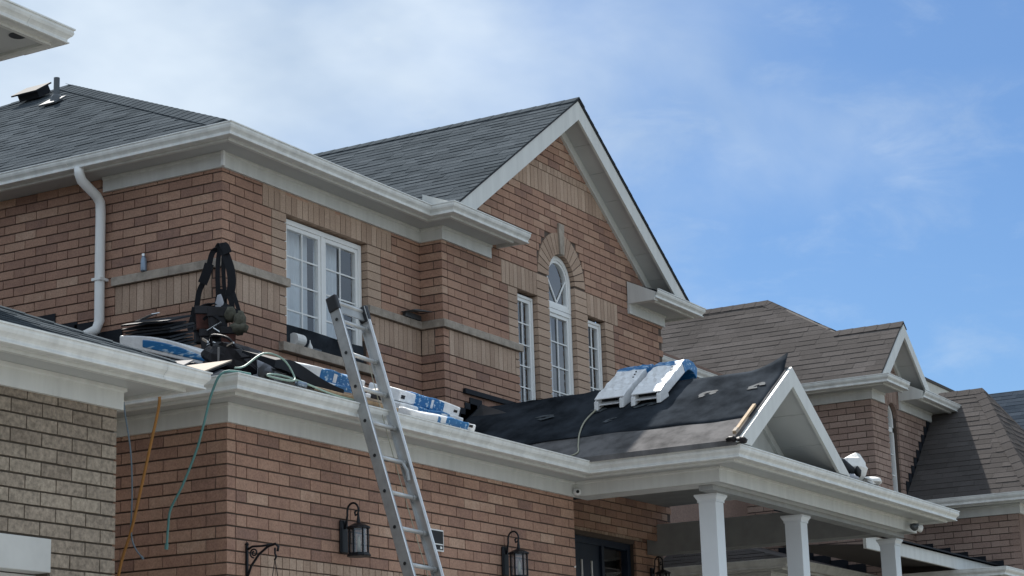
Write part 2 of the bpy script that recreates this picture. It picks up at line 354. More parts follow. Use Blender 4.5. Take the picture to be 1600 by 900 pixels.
def brick_wall(root, parent, axis, plane, u0, u1, z0, z1, out, mats=('brick_red', 'brick_buff'), regions=(), openings=(), zref=0., umin=None, umax=None,
               corner0=None, corner1=None, pal=(.1, .95), shift=0., depth=.03):
    """axis 'x': wall along X at y = plane, outward -Y;  axis 'y': wall along Y at x = plane, outward -X (out=-1).
    regions: (kind, u0, u1, z0, z1) with kind soldier / rowlock / stack; all built of pieces in front of the mortar sheet"""
    rnd = random.Random(int(plane*1000)+int(z0*77))
    def pt(u, d, z): return (u, plane-out*d, z) if axis == 'x' else (plane-out*d, u, z)     # d>0 into wall
    nn = V((0, out, 0)) if axis == 'x' else V((out, 0, 0))
    def put(a, b, c, d_, mat, dep, tint, proud=0.):
        if b-a < .02 or d_-c < .012: return
        pr = proud + rnd.uniform(-.0012, .0012); e = rnd.uniform(-.0012, .0012)
        vs_ = [pt(a, -pr, c+e), pt(b, -pr, c+e), pt(b, dep, c+e), pt(a, dep, c+e), pt(a, -pr, d_+e), pt(b, -pr, d_+e), pt(b, dep, d_+e), pt(a, dep, d_+e)]
        piece(root, parent, 'brick', mat, vs_, HEX, tint, nn)
    def tint(): 
        x = rnd.random()
        if x < .15: return rnd.uniform(.18, .36)
        return rnd.uniform(.34, .68) if x < .84 else rnd.uniform(.62, .95)
    for kind, a, b, c, d in regions:
        dep = .10
        if kind in ('soldier', 'rowlock'):
            n = max(1, round((b-a)/CH)); w = (b-a)/n
            for i in range(n): put(a+i*w+.004, a+(i+1)*w-.004, c+.005, d-.005, mats[1], dep, rnd.uniform(.15, .9))
        else:
            n = max(1, round((d-c)/CH)); h = (d-c)/n
            for i in range(n): put(a+.004, b-.004, c+i*h+.005, c+(i+1)*h-.005, mats[1], dep, rnd.uniform(.15, .9))
    k0 = math.floor((z0-zref)/CH+.01); k1 = math.ceil((z1-zref)/CH-.01)
    for k in range(k0, k1):
        zc0 = zref+k*CH; zc1 = zc0+CH; zm = (zc0+zc1)/2
        if zm < z0-.04 or zm > z1+.04: continue
        lo = u0 if umin is None else max(u0, umin(zm)); hi = u1 if umax is None else min(u1, umax(zm))
        if corner0 is not None and (k % 2) == corner0: lo += .112
        if corner1 is not None and (k % 2) == corner1: hi -= .112
        if hi-lo < .03: continue
        spans = [(lo, hi)]
        for q in list(regions)+[('o',)+tuple(o) for o in openings]:
            _, a, b, c, d = q
            if min(d, zc1)-max(c, zc0) > .045:
                ns = []
                for s, e in spans:
                    if b <= s or a >= e: ns.append((s, e))
                    else:
                        if a > s: ns.append((s, a))
                        if b < e: ns.append((b, e))
                spans = ns
        off = shift + (BP/2 if k % 2 else 0)
        for s, e in spans:
            j = math.floor((s-off)/BP)
            while off+j*BP < e:
                a = max(s, off+j*BP); b = min(e, off+(j+1)*BP)
                if b-a < .06 and b < e-.01:       # merge slivers
                    j += 1; a0 = a; b = min(e, off+(j+1)*BP); a = a0
                elif b-a > .1 and e-b < .06: b = e; j += 1
                dep = .10 if ((a <= lo+.001 and corner0 is not None) or (b >= hi-.001 and corner1 is not None)) else depth
                put(a+(.005 if a > lo+.001 else 0), b-(.005 if b < hi-.001 else 0), zc0+.0065, zc1-.0065, mats[0], dep, tint())
                j += 1
def shingles(root, parent, O, u, v, poly, mat, expo=.125, w=(.16, .30), t=.0075, seed=1, name='shingle'):
    rnd = random.Random(seed); O, u, v = V(O), V(u).normalized(), V(v).normalized(); n = u.cross(v)
    if n.z < 0: n = -n
    def span(y):
        xs = []
        for i in range(len(poly)):
            (x0, y0), (x1, y1) = poly[i], poly[(i+1) % len(poly)]
            if (y0-y)*(y1-y) <= 0 and abs(y1-y0) > 1e-9: xs.append(x0+(x1-x0)*(y-y0)/(y1-y0))
        return (min(xs), max(xs)) if len(xs) >= 2 else None
    vmin = min(p[1] for p in poly); vmax = max(p[1] for p in poly); k = 0
    while vmin+k*expo < vmax-.02:
        a = vmin+k*expo; b = min(a+expo*1.12, vmax-.001); s0 = span(a+.001); s1 = span(b)
        k += 1
        if not s0 or not s1: continue
        lo = min(s0[0], s1[0]); hi = max(s0[1], s1[1]); x = lo - rnd.uniform(0, .25)
        cl = lambda x_, s: min(max(x_, s[0]), s[1])
        while x < hi:
            ww = rnd.uniform(*w); x1 = x+ww; 
            q = [(cl(x, s0), a), (cl(x1-.003, s0), a), (cl(x1-.003, s1), b), (cl(x, s1), b)]
            if max(q[1][0]-q[0][0], q[2][0]-q[3][0]) > .02:
                tt = t*rnd.choice((.75, .8, 1.25, 1.35)); dv = rnd.uniform(-.004, .004)
                P = [O+u*p[0]+v*(p[1]+(dv if i < 2 else 0)) for i, p in enumerate(q)]
                piece(root, parent, name, mat, P+[P[0]+n*tt, P[1]+n*tt, P[2]+n*.0025, P[3]+n*.0025], HEX, rnd.random(), n)
            x = x1
def caps(root, parent, A, B, n1, n2, mat, half=.15, step=.19, t=.014, seed=3):
    """folded cap shingles along a hip or ridge from A (low) to B; n1, n2 = normals of the two roof planes"""
    rnd = random.Random(seed); A, B = V(A), V(B); d = (B-A).normalized(); L = (B-A).length
    w1 = d.cross(V(n1)).normalized(); w2 = d.cross(V(n2)).normalized()
    if w1.z > 0: w1 = -w1
    if w2.z > 0: w2 = -w2
    n1, n2 = V(n1).normalized(), V(n2).normalized(); up = (n1+n2).normalized(); x = 0
    while x < L:
        y = min(L, x+step*1.15); h0, h1 = .0175, .0125
        p, q = A+d*(x+.16 if x == 0 and abs(d.z) > .1 else x), A+d*max(y, .2)
        vs_ = [p+w1*half, p, p+w2*half, q+w1*half, q, q+w2*half]
        vs_ += [vs_[0]+n1*h0, p+up*h0, vs_[2]+n2*h0, vs_[3]+n1*h1, q+up*h1, vs_[5]+n2*h1]
        F = [(0, 1, 7, 6), (1, 2, 8, 7), (3, 9, 10, 4), (4, 10, 11, 5), (6, 7, 10, 9), (7, 8, 11, 10), (0, 6, 9, 3), (2, 5, 11, 8), (0, 3, 4, 1), (1, 4, 5, 2)]
        piece(root, parent, 'cap_shingle', mat, vs_, F, rnd.uniform(.35, .65), n1 if n1.dot(p) < n2.dot(p) else n2)
        x += step
# eave trim on a plan path (outward = right hand): frieze board, soffit, fascia and K-style gutter
def eave(root, path, zf, over=.42, frieze_path=None, gutter_path=None, fh=.14, frieze=True, mats=('trim_white', 'soffit_white', 'gutter_white')):
    zs = zf+fh; g = over-.115
    if frieze:
        MB().sweep(frieze_path or path, [(-.01, zf), (.03, zf), (.03, zs-.03), (.045, zs-.02), (.045, zs), (-.01, zs)]).build('frieze_board', mats[0], root)
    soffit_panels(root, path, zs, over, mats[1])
    MB().sweep(path, [(g-.035, zs-.018), (g, zs-.018), (g, zs+.10), (g-.035, zs+.10)]).build('fascia', mats[0], root)
    k = [(g+.003, zs+.004), (g+.078, zs+.002), (g+.088, zs+.006), (g+.088, zs+.014), (g+.077, zs+.019), (g+.078, zs+.035), (g+.088, zs+.047), (g+.104, zs+.062), (g+.112, zs+.082), (g+.112, zs+.100), (g+.121, zs+.103), (g+.121, zs+.113), (g+.100, zs+.113), (g+.100, zs+.085), (g+.07, zs+.02), (g+.012, zs+.02), (g+.008, zs+.108), (g+.003, zs+.108)]
    gp = gutter_path or path
    gu = MB().sweep(gp, k).build('gutter', mats[2], root)
    kk = [(o+.0035, z-.002) for o, z in k[1:9]]+[(o-.004, z) for o, z in reversed(k[1:9])]; P2 = [V(p) for p in gp]
    for i in range(len(P2)-1):                                   # lapped section joints and mitre strips
        d_ = (P2[i+1]-P2[i]); L_ = d_.length; d_ = d_/L_; t_ = 2.45
        while t_ < L_-.6: MB().sweep([P2[i]+d_*t_, P2[i]+d_*(t_+.05)], kk).build('gutter_joint', mats[2], gu); t_ += 3.05
        if i and (P2[i]-P2[i-1]).cross(d_) > 0:
            e_ = (P2[i]-P2[i-1]).normalized(); MB().sweep([P2[i]-e_*.012, P2[i], P2[i]+d_*.012], kk).build('mitre_strip', mats[2], gu)
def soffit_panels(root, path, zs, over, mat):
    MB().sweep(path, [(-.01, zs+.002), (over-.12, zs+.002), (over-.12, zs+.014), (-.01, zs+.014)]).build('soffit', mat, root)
def window(root, X0, X1, Z0, Z1, Y, cols, rows, sashes=1, curtain=True, dark_right=.25, frame=.055, name='window'):
    """casement window facing -Y: frame > sash, muntin, pane, curtain"""
    f = MB()
    f.box(X0, Y, Z0, X0+frame, Y+.08, Z1).box(X1-frame, Y, Z0, X1, Y+.08, Z1).box(X0+frame, Y, Z1-frame, X1-frame, Y+.08, Z1).box(X0+frame, Y, Z0, X1-frame, Y+.08, Z0+frame)
    mw = .05; W_ = (X1-X0-2*frame-(sashes-1)*mw)/sashes
    for i in range(sashes-1): f.box(X0+frame+(i+1)*W_+i*mw, Y+.002, Z0+frame, X0+frame+(i+1)*(W_+mw), Y+.08, Z1-frame)
    w = f.build(name, 'vinyl_white', root, bevel=.004)
    for i in range(sashes):
        a = X0+frame+i*(W_+mw); b = a+W_; c = Z0+frame; d = Z1-frame; sf = min(.04, W_*.11)
        s = MB().box(a, Y+.012, c, a+sf, Y+.06, d).box(b-sf, Y+.012, c, b, Y+.06, d).box(a+sf, Y+.012, d-sf, b-sf, Y+.06, d).box(a+sf, Y+.012, c, b-sf, Y+.06, c+sf)
        s.build('sash', 'vinyl_white', w, bevel=.003)
        a += sf; b -= sf; c += sf; d -= sf
        MB().add([(a, Y+.036, c), (b, Y+.036, c), (b, Y+.036, d), (a, Y+.036, d)], [(0, 1, 2, 3)]).build('pane', 'glass', w)
        for j in range(1, cols): x = a+(b-a)*j/cols; MB().box(x-.007, Y+.020, c, x+.007, Y+.031, d).build('muntin', 'vinyl_white', w)
        for j in range(1, rows): z = c+(d-c)*j/rows; MB().box(a, Y+.022, z-.007, b, Y+.033, z+.007).build('muntin', 'vinyl_white', w)
        if curtain:
            e = b-(b-a)*dark_right*(1 if i == sashes-1 else .08); m = MB(); n = 14; pts = []
            for q in range(n+1): pts.append((a-.02+(e-a+.02)*q/n, Y+.15+.012*math.sin(q*2.1)+.005*math.sin(q*5.3)))
            for q in range(n):
                (xa, ya), (xb, yb) = pts[q], pts[q+1]; m.add([(xa, ya, c-.05), (xb, yb, c-.05), (xb, yb, d+.05), (xa, ya, d+.05)], [(0, 1, 2, 3)])
            m.build('curtain', 'curtain_white', w, smooth=True)
    return w
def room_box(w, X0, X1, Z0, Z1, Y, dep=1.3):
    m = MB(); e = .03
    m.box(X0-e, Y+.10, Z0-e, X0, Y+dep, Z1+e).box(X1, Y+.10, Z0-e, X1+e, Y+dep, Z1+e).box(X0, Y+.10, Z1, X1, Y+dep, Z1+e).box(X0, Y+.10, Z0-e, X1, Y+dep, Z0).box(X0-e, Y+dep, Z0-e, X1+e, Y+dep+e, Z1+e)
    m.build('room', 'room_dark', w)  # near-black shell added to stop sky light leaking in behind the glass
def sheet(root, name, axis, plane, out, u0, u1, z0, z1, openings=(), mat='mortar', d0=.013, d1=.125, tri=None):
    """the wall behind the bricks, with real openings"""
    openings = [(o[0]-.014, o[1]+.014, o[2]-.0, o[3]+.014) for o in openings]
    us = sorted({u0, u1, *[min(max(o[0], u0), u1) for o in openings], *[min(max(o[1], u0), u1) for o in openings]})
    zs = sorted({z0, z1, *[min(max(o[2], z0), z1) for o in openings], *[min(max(o[3], z0), z1) for o in openings]})
    m = MB()
    for i in range(len(us)-1):
        for j in range(len(zs)-1):
            uc, zc = (us[i]+us[i+1])/2, (zs[j]+zs[j+1])/2
            if us[i+1]-us[i] < 1e-4 or zs[j+1]-zs[j] < 1e-4: continue
            if any(o[0] < uc < o[1] and o[2] < zc < o[3] for o in openings): continue
            a, b = plane-out*d0, plane-out*d1
            if axis == 'x': m.box(us[i], min(a, b), zs[j], us[i+1], max(a, b), zs[j+1])
            else: m.box(min(a, b), us[i], zs[j], max(a, b), us[i+1], zs[j+1])
    if tri: m.prism([(p[0], plane-out*d0, p[1]) for p in tri], (0, out*-(d1-d0), 0))
    return m.build(name, mat, root)
# ------------------------------------------------------------------ ground
def ground():
    g = MB(); N = 8
    prof = [(-3000, -1.9), (-6, -1.75), (2.0, -1.70), (3.0, -1.62), (8.0, -1.05), (40, -1.0), (3000, -1.0)]
    for (y0, z0), (y1, z1) in zip(prof, prof[1:]):
        g.add([(-3000, y0, z0), (3000, y0, z0), (3000, y1, z1), (-3000, y1, z1)], [(0, 1, 2, 3)])
    struct(g.build('ground', 'lawn'))
    d = MB(); d.add([(11.6, 2.6, -1.645), (17.2, 2.6, -1.645), (17.2, 8.0, -1.046), (11.6, 8.0, -1.046)], [(0, 1, 2, 3)]).add([(11.6, 8.0, -1.046), (17.2, 8.0, -1.046), (17.2, 9.0, -1.04), (11.6, 9.0, -1.04)], [(0, 1, 2, 3)])
    struct(d.build('driveway', 'concrete'))
    d = MB(); d.add([(3.2, 2.6, -1.641), (9.8, 2.6, -1.641), (9.8, 8.0, -1.042), (3.2, 8.0, -1.042)], [(0, 1, 2, 3)])
    struct(d.build('neighbour_driveway', 'concrete'))
    r = MB(); r.add([(-200, -7, -1.73), (200, -7, -1.73), (200, 1.2, -1.69), (-200, 1.2, -1.69)], [(0, 1, 2, 3)])
    struct(r.build('road', 'asphalt'))
    k = MB(); k.box(-200, 1.2, -1.75, 200, 2.6, -1.60)
    struct(k.build('pavement', 'concrete'))
ground()
# ------------------------------------------------------------------ main house
H = thing('brick_house', 'two-storey red-brown brick house being reroofed, ladder leaning on its garage eave', 'house')
Xg, Yg, Xu, Yu, Yb, Xb, Xr, XP = 11.65, 9.02, 13.96, 10.87, 10.60, 17.25, 22.44, 16.95
ZG, ZU, ZBELT = 2.613, 5.46, 4.626        # frieze bottoms (garage, upper), belt course top
XC = 19.845                                # gable centre line
def Pl(k): return ZBELT + k*CH            # course lines counted from the belt top
# --- garage front wall
go = (12.25, 15.75, -1.1, Pl(-37))
sW = sheet(H, 'garage_wall', 'x', Yg, -1, Xg+.009, XP-.009, -1.1, 2.76, [go])
lz = Pl(-37)
brick_wall(H, sW, 'x', Yg, Xg, XP, -1.1, 2.66, -1, regions=[('soldier', 12.05, 15.95, lz, lz+3*CH), ('rowlock', 12.05, 15.95, lz+3*CH, lz+4*CH)], openings=[go], zref=ZBELT, corner0=1, corner1=0)
gd = MB()
for i in range(5): gd.box(12.22, Yg+.13, -1.04+i*.478, 15.78, Yg+.17, -1.04+i*.478+.472)
gd.build('garage_door', 'garage_door_white', H)
MB().box(12.0, Yg+.2, -1.1, 16.0, Yg+.25, 1.6).build('garage_lining', 'room_dark', H)
# garage left wall and the wall that turns into the porch
sL = sheet(H, 'garage_side_wall', 'y', Xg, -1, Yg+.13, 24, -1.1, 2.76)
brick_wall(H, sL, 'y', Xg, Yg, 20, -1.1, 2.66, -1, zref=ZBELT, corner0=0)
sI = sheet(H, 'garage_inner_wall', 'y', XP, 1, Yg+.13, 10.75, -1.1, 2.85)
brick_wall(H, sI, 'y', XP, Yg, 10.74, -1.1, 2.80, 1, zref=ZBELT, corner0=1)
# --- door wall under the porch
dY = 10.75; do = (19.9, 21.72, -1.1, 2.70)
sD = sheet(H, 'entry_wall', 'x', dY, -1, XP+.02, Xr-.009, -1.1, 3.3, [do])
zz = Pl(math.ceil((2.70-ZBELT)/CH))
brick_wall(H, sD, 'x', dY, XP+.01, Xr, -1.1, 3.25, -1, regions=[('soldier', 19.7, 21.92, zz, zz+3*CH)], openings=[(19.9, 21.72, -1.1, zz)], zref=ZBELT)
dr = MB().box(19.9, dY+.07, -1.0, 19.98, dY+.16, 2.72).box(21.64, dY+.07, -1.0, 21.72, dY+.16, 2.72).box(19.98, dY+.07, 2.64, 21.64, dY+.16, 2.72).box(20.98, dY+.07, -1.0, 21.04, dY+.16, 2.64)
dfr = dr.build('front_door', 'door_blue', H)
MB().box(19.98, dY+.10, -1.0, 20.98, dY+.15, 2.64).box(21.04, dY+.10, -1.0, 21.64, dY+.15, 1.2).build('door_leaf', 'door_blue', dfr)
for x in (20.28, 20.52, 20.76): MB().box(x-.012, dY+.085, 1.55, x+.012, dY+.098, 2.45).build('glazing_bar', 'vinyl_white', dfr)
MB().add([(21.06, dY+.11, 1.2), (21.62, dY+.11, 1.2), (21.62, dY+.11, 2.62), (21.06, dY+.11, 2.62)], [(0, 1, 2, 3)]).build('side_light', 'glass', dfr); MB().box(19.8, dY+.3, -1, 21.8, dY+.33, 2.8).build('hall', 'room_dark', dfr)
# --- upper left wall
zlow = 2.8
s1 = sheet(H, 'upper_side_wall', 'y', Xu, -1, Yu+.13, 24, zlow, 5.62)
brick_wall(H, s1, 'y', Xu, Yu, 15.6, zlow, 5.60, -1, regions=[('soldier', Yu+.115, 12.10, Pl(-4), Pl(-1))], openings=[(Yu-.2, 12.12, Pl(-1), Pl(0))], zref=ZBELT, corner0=0)
# --- upper front wall with the double window
wo = (14.93, 16.28, Pl(-7), Pl(7))
s2 = sheet(H, 'upper_front_wall', 'x', Yu, -1, Xu+.009, Xb+.2, zlow, 5.62, [wo])
brick_wall(H, s2, 'x', Yu, Xu, Xb, zlow, 5.5, -1,
           regions=[('stack', 14.70, 14.93, Pl(0), Pl(7)), ('stack', 16.28, 16.52, Pl(0), Pl(7)), ('soldier', 14.56, 16.72, Pl(7), 5.47),
                    ('soldier', Xu+.115, 14.82, Pl(-4), Pl(-1)), ('stack', 14.82, 14.93, Pl(-4), Pl(-1)), ('soldier', 16.40, Xb, Pl(-4), Pl(-1)), ('stack', 16.28, 16.40, Pl(-4), Pl(-1))],
           openings=[wo, (Xu-.1, 14.93, Pl(-1), Pl(0)), (16.28, Xb+.1, Pl(-1), Pl(0))], zref=ZBELT, corner0=1)
w = window(H, 14.955, 16.27, 4.02, 5.235, Yu+.065, 2, 4, sashes=2, frame=.05, dark_right=.30)
room_box(w, 14.9, 16.3, 3.98, 5.28, Yu+.065)
MB().box(14.80, Yu-.06, Pl(-7)-.085, 16.46, Yu+.12, Pl(-7)).build('window_sill', 'pale_stone', w, bevel=.006)
# --- gable wall (bay)
apex = 7.36; ws = .684
rl = lambda z: XC-(apex+.10-z)/ws if z > 5.5 else -99
rr_ = lambda z: XC+(apex+.10-z)/ws if z > 5.5 else 99
o1, o2, o3 = (18.81, 19.25, 3.86, Pl(7)), (19.53, 20.15, 3.86, Pl(11)-.02), (20.45, 20.88, 3.86, Pl(7))
s3 = sheet(H, 'gable_wall', 'x', Yb, -1, Xb+.009, Xr-.009, zlow, 5.60, [(o1[0], o1[1], o1[2], o1[3]), (19.53, 20.15, 3.86, 5.60), (o3[0], o3[1], o3[2], o3[3])])
# the triangle above, cut round the arch head
Rr = .31; Zs = 5.535
th = [math.pi*i/14 for i in range(15)]
poly = [(Xb+.2, 5.60), (XC-Rr-.005, 5.60)] + [(XC+(Rr+.006)*math.cos(math.pi-a), Zs+(Rr+.006)*math.sin(a)) for a in th if Zs+(Rr+.006)*math.sin(a) > 5.605] + [(XC+Rr+.005, 5.60), (Xr-.2, 5.60), (XC, apex+.05)]
tm = MB(); Lh = poly[:len(poly)-1]
for i in range(1, len(Lh)-2 + 1):
    a, b = Lh[i-1], Lh[i]
    tm.prism([(a[0], Yb+.013, a[1]), (b[0], Yb+.013, b[1]), (XC, Yb+.013, apex+.05)], (0, .11, 0))
a, b = Lh[-2], Lh[-1]
tm.prism([(a[0], Yb+.013, a[1]), (b[0], Yb+.013, b[1]), (XC, Yb+.013, apex+.05)], (0, .11, 0))
tm.build('gable_peak_wall', 'mortar', H)
kb = Pl(21)
brick_wall(H, s3, 'x', Yb, Xb, Xr, zlow, apex, -1, umin=rl, umax=rr_,
           regions=[('stack', 18.60, 18.81, Pl(0), Pl(7)), ('soldier', 18.47, 19.25, Pl(7), Pl(10)), ('stack', 19.25, 19.53, Pl(-9), Pl(7)), ('stack', 19.25, 19.53, Pl(7), Pl(10)),
                    ('stack', 20.15, 20.45, Pl(-9), Pl(7)), ('stack', 20.15, 20.44, Pl(7), Pl(10)), ('soldier', 20.44, 21.22, Pl(7), Pl(10)), ('stack', 20.88, 21.10, Pl(-9), Pl(7)),
                    ('soldier', Xb+.115, 18.72, Pl(-4), Pl(-1)), ('stack', 18.72, 18.81, Pl(-4), Pl(-1)),
                    ('soldier', XC-1.18, XC+1.18, kb, kb+3*CH), ('rowlock', XC-.72, XC+.72, kb+3*CH, kb+4*CH)],
           openings=[o1, o2, o3, (Xb-.1, 18.81, Pl(-1), Pl(0)), (XC-.565, XC+.565, Pl(10), Pl(16)-.01)], zref=ZBELT, corner0=1, corner1=0)
# spandrel bricks round the arch, voussoirs and keystone
r0, r1 = Rr, Rr+.25; nv = 17
for i in range(nv):
    a0 = math.pi*i/nv; a1 = math.pi*(i+1)/nv; am = (a0+a1)/2
    if i == nv//2: continue
    g = .006; q = []
    for d_ in (0, .10):
        for (r_, a) in ((r0, a0+g/r0), (r1, a0+g/r1), (r1, a1-g/r1), (r0, a1-g/r0)): q.append((XC+r_*math.cos(a), Yb-.002+d_, Zs+r_*math.sin(a)))
    piece(H, s3, 'brick', 'brick_buff', q, [(0, 1, 2, 3), (7, 6, 5, 4), (0, 4, 5, 1), (1, 5, 6, 2), (2, 6, 7, 3), (3, 7, 4, 0)], random.uniform(.2, .9), (0, -1, 0))
for k in range(10, 16):
    z = Pl(k); zm = z+CH/2
    for sgn in (-1, 1):
        dz_ = max(0, max(abs(z+.005-Zs) if z > Zs else 0, 0)); top = min(z+CH, Zs+r1)
        e = math.sqrt(max(0, (r1+.006)**2-max(0, z-Zs)**2)) if z-Zs < r1 else .055
        ext = .565
        if z-Zs >= r1-.01: e = .06
        a, b = XC+sgn*e, XC+sgn*ext
        a, b = min(a, b), max(a, b)
        if b-a < .03: continue
        off = BP/2 if k % 2 else 0; cuts = [a]+[off+j*BP for j in range(int(a/BP)-1, int(b/BP)+2) if a+.05 < off+j*BP < b-.05]+[b]
        for c0, c1 in zip(cuts, cuts[1:]):
            q = [(c0+.004, Yb, z+.005), (c1-.004, Yb, z+.005), (c1-.004, Yb+.03, z+.005), (c0+.004, Yb+.03, z+.005), (c0+.004, Yb, z+CH-.005), (c1-.004, Yb, z+CH-.005), (c1-.004, Yb+.03, z+CH-.005), (c0+.004, Yb+.03, z+CH-.005)]
            piece(H, s3, 'brick', 'brick_red', q, HEX, random.uniform(.2, .8), (0, -1, 0))
MB().prism([(XC-.045, Yb-.025, Zs+Rr-.005), (XC+.045, Yb-.025, Zs+Rr-.005), (XC+.068, Yb-.025, Zs+Rr+.36), (XC-.068, Yb-.025, Zs+Rr+.36)], (0, .12, 0)).build('keystone', 'pale_stone', H, bevel=.006)
# return of the bay
sR = sheet(H, 'bay_return_wall', 'y', Xb, -1, Yb+.13, Yu-.005, zlow, 5.60)
brick_wall(H, sR, 'y', Xb, Yb, Yu-.002, zlow, 5.5, -1, regions=[('soldier', Yb+.11, Yu-.004, Pl(-4), Pl(-1))], openings=[(Yb-.1, Yu+.1, Pl(-1), Pl(0))], zref=ZBELT, corner0=0)
# right side wall (turned away)
MB().box(Xr-.12, Yb+.13, -1.1, Xr-.01, 24, 5.6).build('right_side_wall', 'mortar', H)
MB().box(Xg, 23.9, -1.1, Xr, 24.0, 5.6).build('rear_wall', 'mortar', H)
# belt course, cut in stones
def belt(path, name='belt_stone'):
    prof = [(-.09, Pl(-1)+.004), (.035, Pl(-1)+.004), (.035, Pl(0)-.012), (.022, Pl(0)-.002), (-.09, Pl(0)-.002)]
    for q in path: MB().sweep(q, prof).build(name, 'pale_stone', H)
belt([[(Xu, 12.12), (Xu, 11.452)], [(Xu, 11.448), (Xu, Yu), (14.40, Yu)], [(14.404, Yu), (14.945, Yu)], [(16.265, Yu), (16.998, Yu)], [(17.002, Yu), (Xb, Yu), (Xb, Yb), (17.42, Yb)], [(17.424, Yb), (18.12, Yb)], [(18.124, Yb), (18.845, Yb)]])
# gable windows
def small_window(o):
    w = window(H, o[0]+.01, o[1]-.008, 3.88, o[3]-.03, Yb+.055, 2, 5, frame=.032, curtain=False)
    room_box(w, o[0]-.02, o[1]+.02, 3.84, o[3], Yb+.055, .8)
    m = MB()
    for q in range(4):
        xa = o[0]+.05+q*.028; m.add([(xa, Yb+.19+.012*(q % 2), 3.9), (xa+.028, Yb+.19+.012*((q+1) % 2), 3.9), (xa+.028, Yb+.19+.012*((q+1) % 2), o[3]-.05), (xa, Yb+.19+.012*(q % 2), o[3]-.05)], [(0, 1, 2, 3)])
    m.build('curtain', 'curtain_white', w)
small_window(o1); small_window(o3)
wl = window(H, o2[0]+.005, o2[1]-.005, 3.88, 5.20, Yb+.055, 2, 4, frame=.05, dark_right=.36)
room_box(wl, o2[0]-.02, o2[1]+.02, 3.84, 5.9, Yb+.055, 1.0)
def arch_window():
    Y = Yb+.055; z0 = 5.205; zc = Zs; m = MB(); ro, ri = .302, .250
    def strip(ro, ri, y0, y1, zb, m):
        pts = [(ro, zb)] + [(ro*math.cos(a), zc+ro*math.sin(a)) for a in th] + [(-ro, zb)]
        pin = [(ri, zb)] + [(ri*math.cos(a), zc+ri*math.sin(a)) for a in th] + [(-ri, zb)]
        for i in range(len(pts)-1):
            q = [pts[i], pts[i+1], pin[i+1], pin[i]]
            m.hexa([(XC+p[0], y0, p[1]) for p in q]+[(XC+p[0], y1, p[1]) for p in q])
    strip(ro, ri, Y, Y+.08, z0, m); m.box(XC-ri, Y, z0, XC+ri, Y+.08, z0+.05)
    w = m.build('arch_window', 'vinyl_white', H)
    s = MB(); strip(ri, ri-.03, Y+.012, Y+.06, z0+.05, s); s.box(XC-ri+.03, Y+.012, z0+.05, XC+ri-.03, Y+.06, z0+.08); s.build('sash', 'vinyl_white', w)
    ri -= .03; pn = MB(); pv_ = [(XC-ri, Y+.034, z0+.08)]+[(XC+ri*math.cos(math.pi-a), Y+.034, zc+ri*math.sin(a)) for a in th]+[(XC+ri, Y+.034, z0+.08)]; pn.add(pv_, [tuple(range(len(pv_)))]); pn.build('pane', 'glass', w)
    for a in (52, 128): 
        d = V((math.cos(R(a)), 0, math.sin(R(a)))); c = V((XC, Y+.026, z0+.09)); L_ = .44
        MB().obox(c+d*L_/2, d*L_, V((0, .011, 0)), d.cross(V((0, 1, 0)))*.018).build('muntin', 'vinyl_white', w)
    m = MB(); n = 10
    for q in range(n):
        xa, xb = XC-.24+q*.03, XC-.24+(q+1)*.03
        m.add([(xa, Y+.16+.015*(q % 2), 5.15), (xb, Y+.16+.015*((q+1) % 2), 5.15), (xb, Y+.16+.015*((q+1) % 2), 5.80-.012*q), (xa, Y+.16+.015*(q % 2), 5.80-.012*q)], [(0, 1, 2, 3)])
    m.build('curtain', 'curtain_white', w, smooth=True)
arch_window()
# flat stone under the small gable windows plus a strip of black flashing
MB().box(18.74, Yb-.05, 3.80, 19.22, Yb+.12, 3.875).box(19.30, Yb-.05, 3.80, 20.36, Yb+.12, 3.875).box(20.42, Yb-.05, 3.80, 20.95, Yb+.12, 3.875).build('window_sill', 'pale_stone', H)
MB().box(17.60, Yb-.035, 3.905, 18.70, Yb-.003, 3.955).build('flashing_strip', 'flashing_black', H)
# --- upper eaves
up = [(Xu, 24), (Xu, Yu), (Xb, Yu), (Xb, Yb), (18.22, Yb)]
eave(H, up, ZU, frieze_path=[(Xu, 12.24), (Xu, Yu), (Xb, Yu), (Xb, Yb), (18.22, Yb)], gutter_path=up[:-1]+[(18.40, Yb)])
MB().box(Xu-.055, Yu-.055, ZU-.0, Xu-.028, Yu-.026, ZU+.14).build('corner_trim', 'vinyl_white', H)
eave(H, [(21.50, Yb), (Xr, Yb), (Xr, 14.5)], ZU)
# return roofs and end box
def ret(x0, x1, endl=False):
    m = MB(); y0 = Yb-.40; m.prism([(x0, y0, ZU+.245), (x0, Yb+.0, ZU+.40), (x0, Yb+.0, ZU+.24)], (x1-x0, 0, 0)); m.build('return_cap', 'trim_white', H)
ret(16.9, 18.38)
MB().prism([(21.49, Yb-.01, ZU+.12), (21.49, Yb-.36, ZU+.12), (21.49, Yb-.38, ZU+.22), (21.49, Yb-.01, ZU+.40)], (.10, 0, 0)).build('return_end_box', 'trim_white', H)
MB().prism([(21.59, Yb-.39, ZU+.245), (21.59, Yb, ZU+.40), (21.59, Yb, ZU+.24)], (1.2, 0, 0)).build('return_cap', 'flashing_black', H)
MB().box(18.38, Yb-.37, ZU+.15, 18.41, Yb, ZU+.28).build('return_end_box', 'trim_white', H)
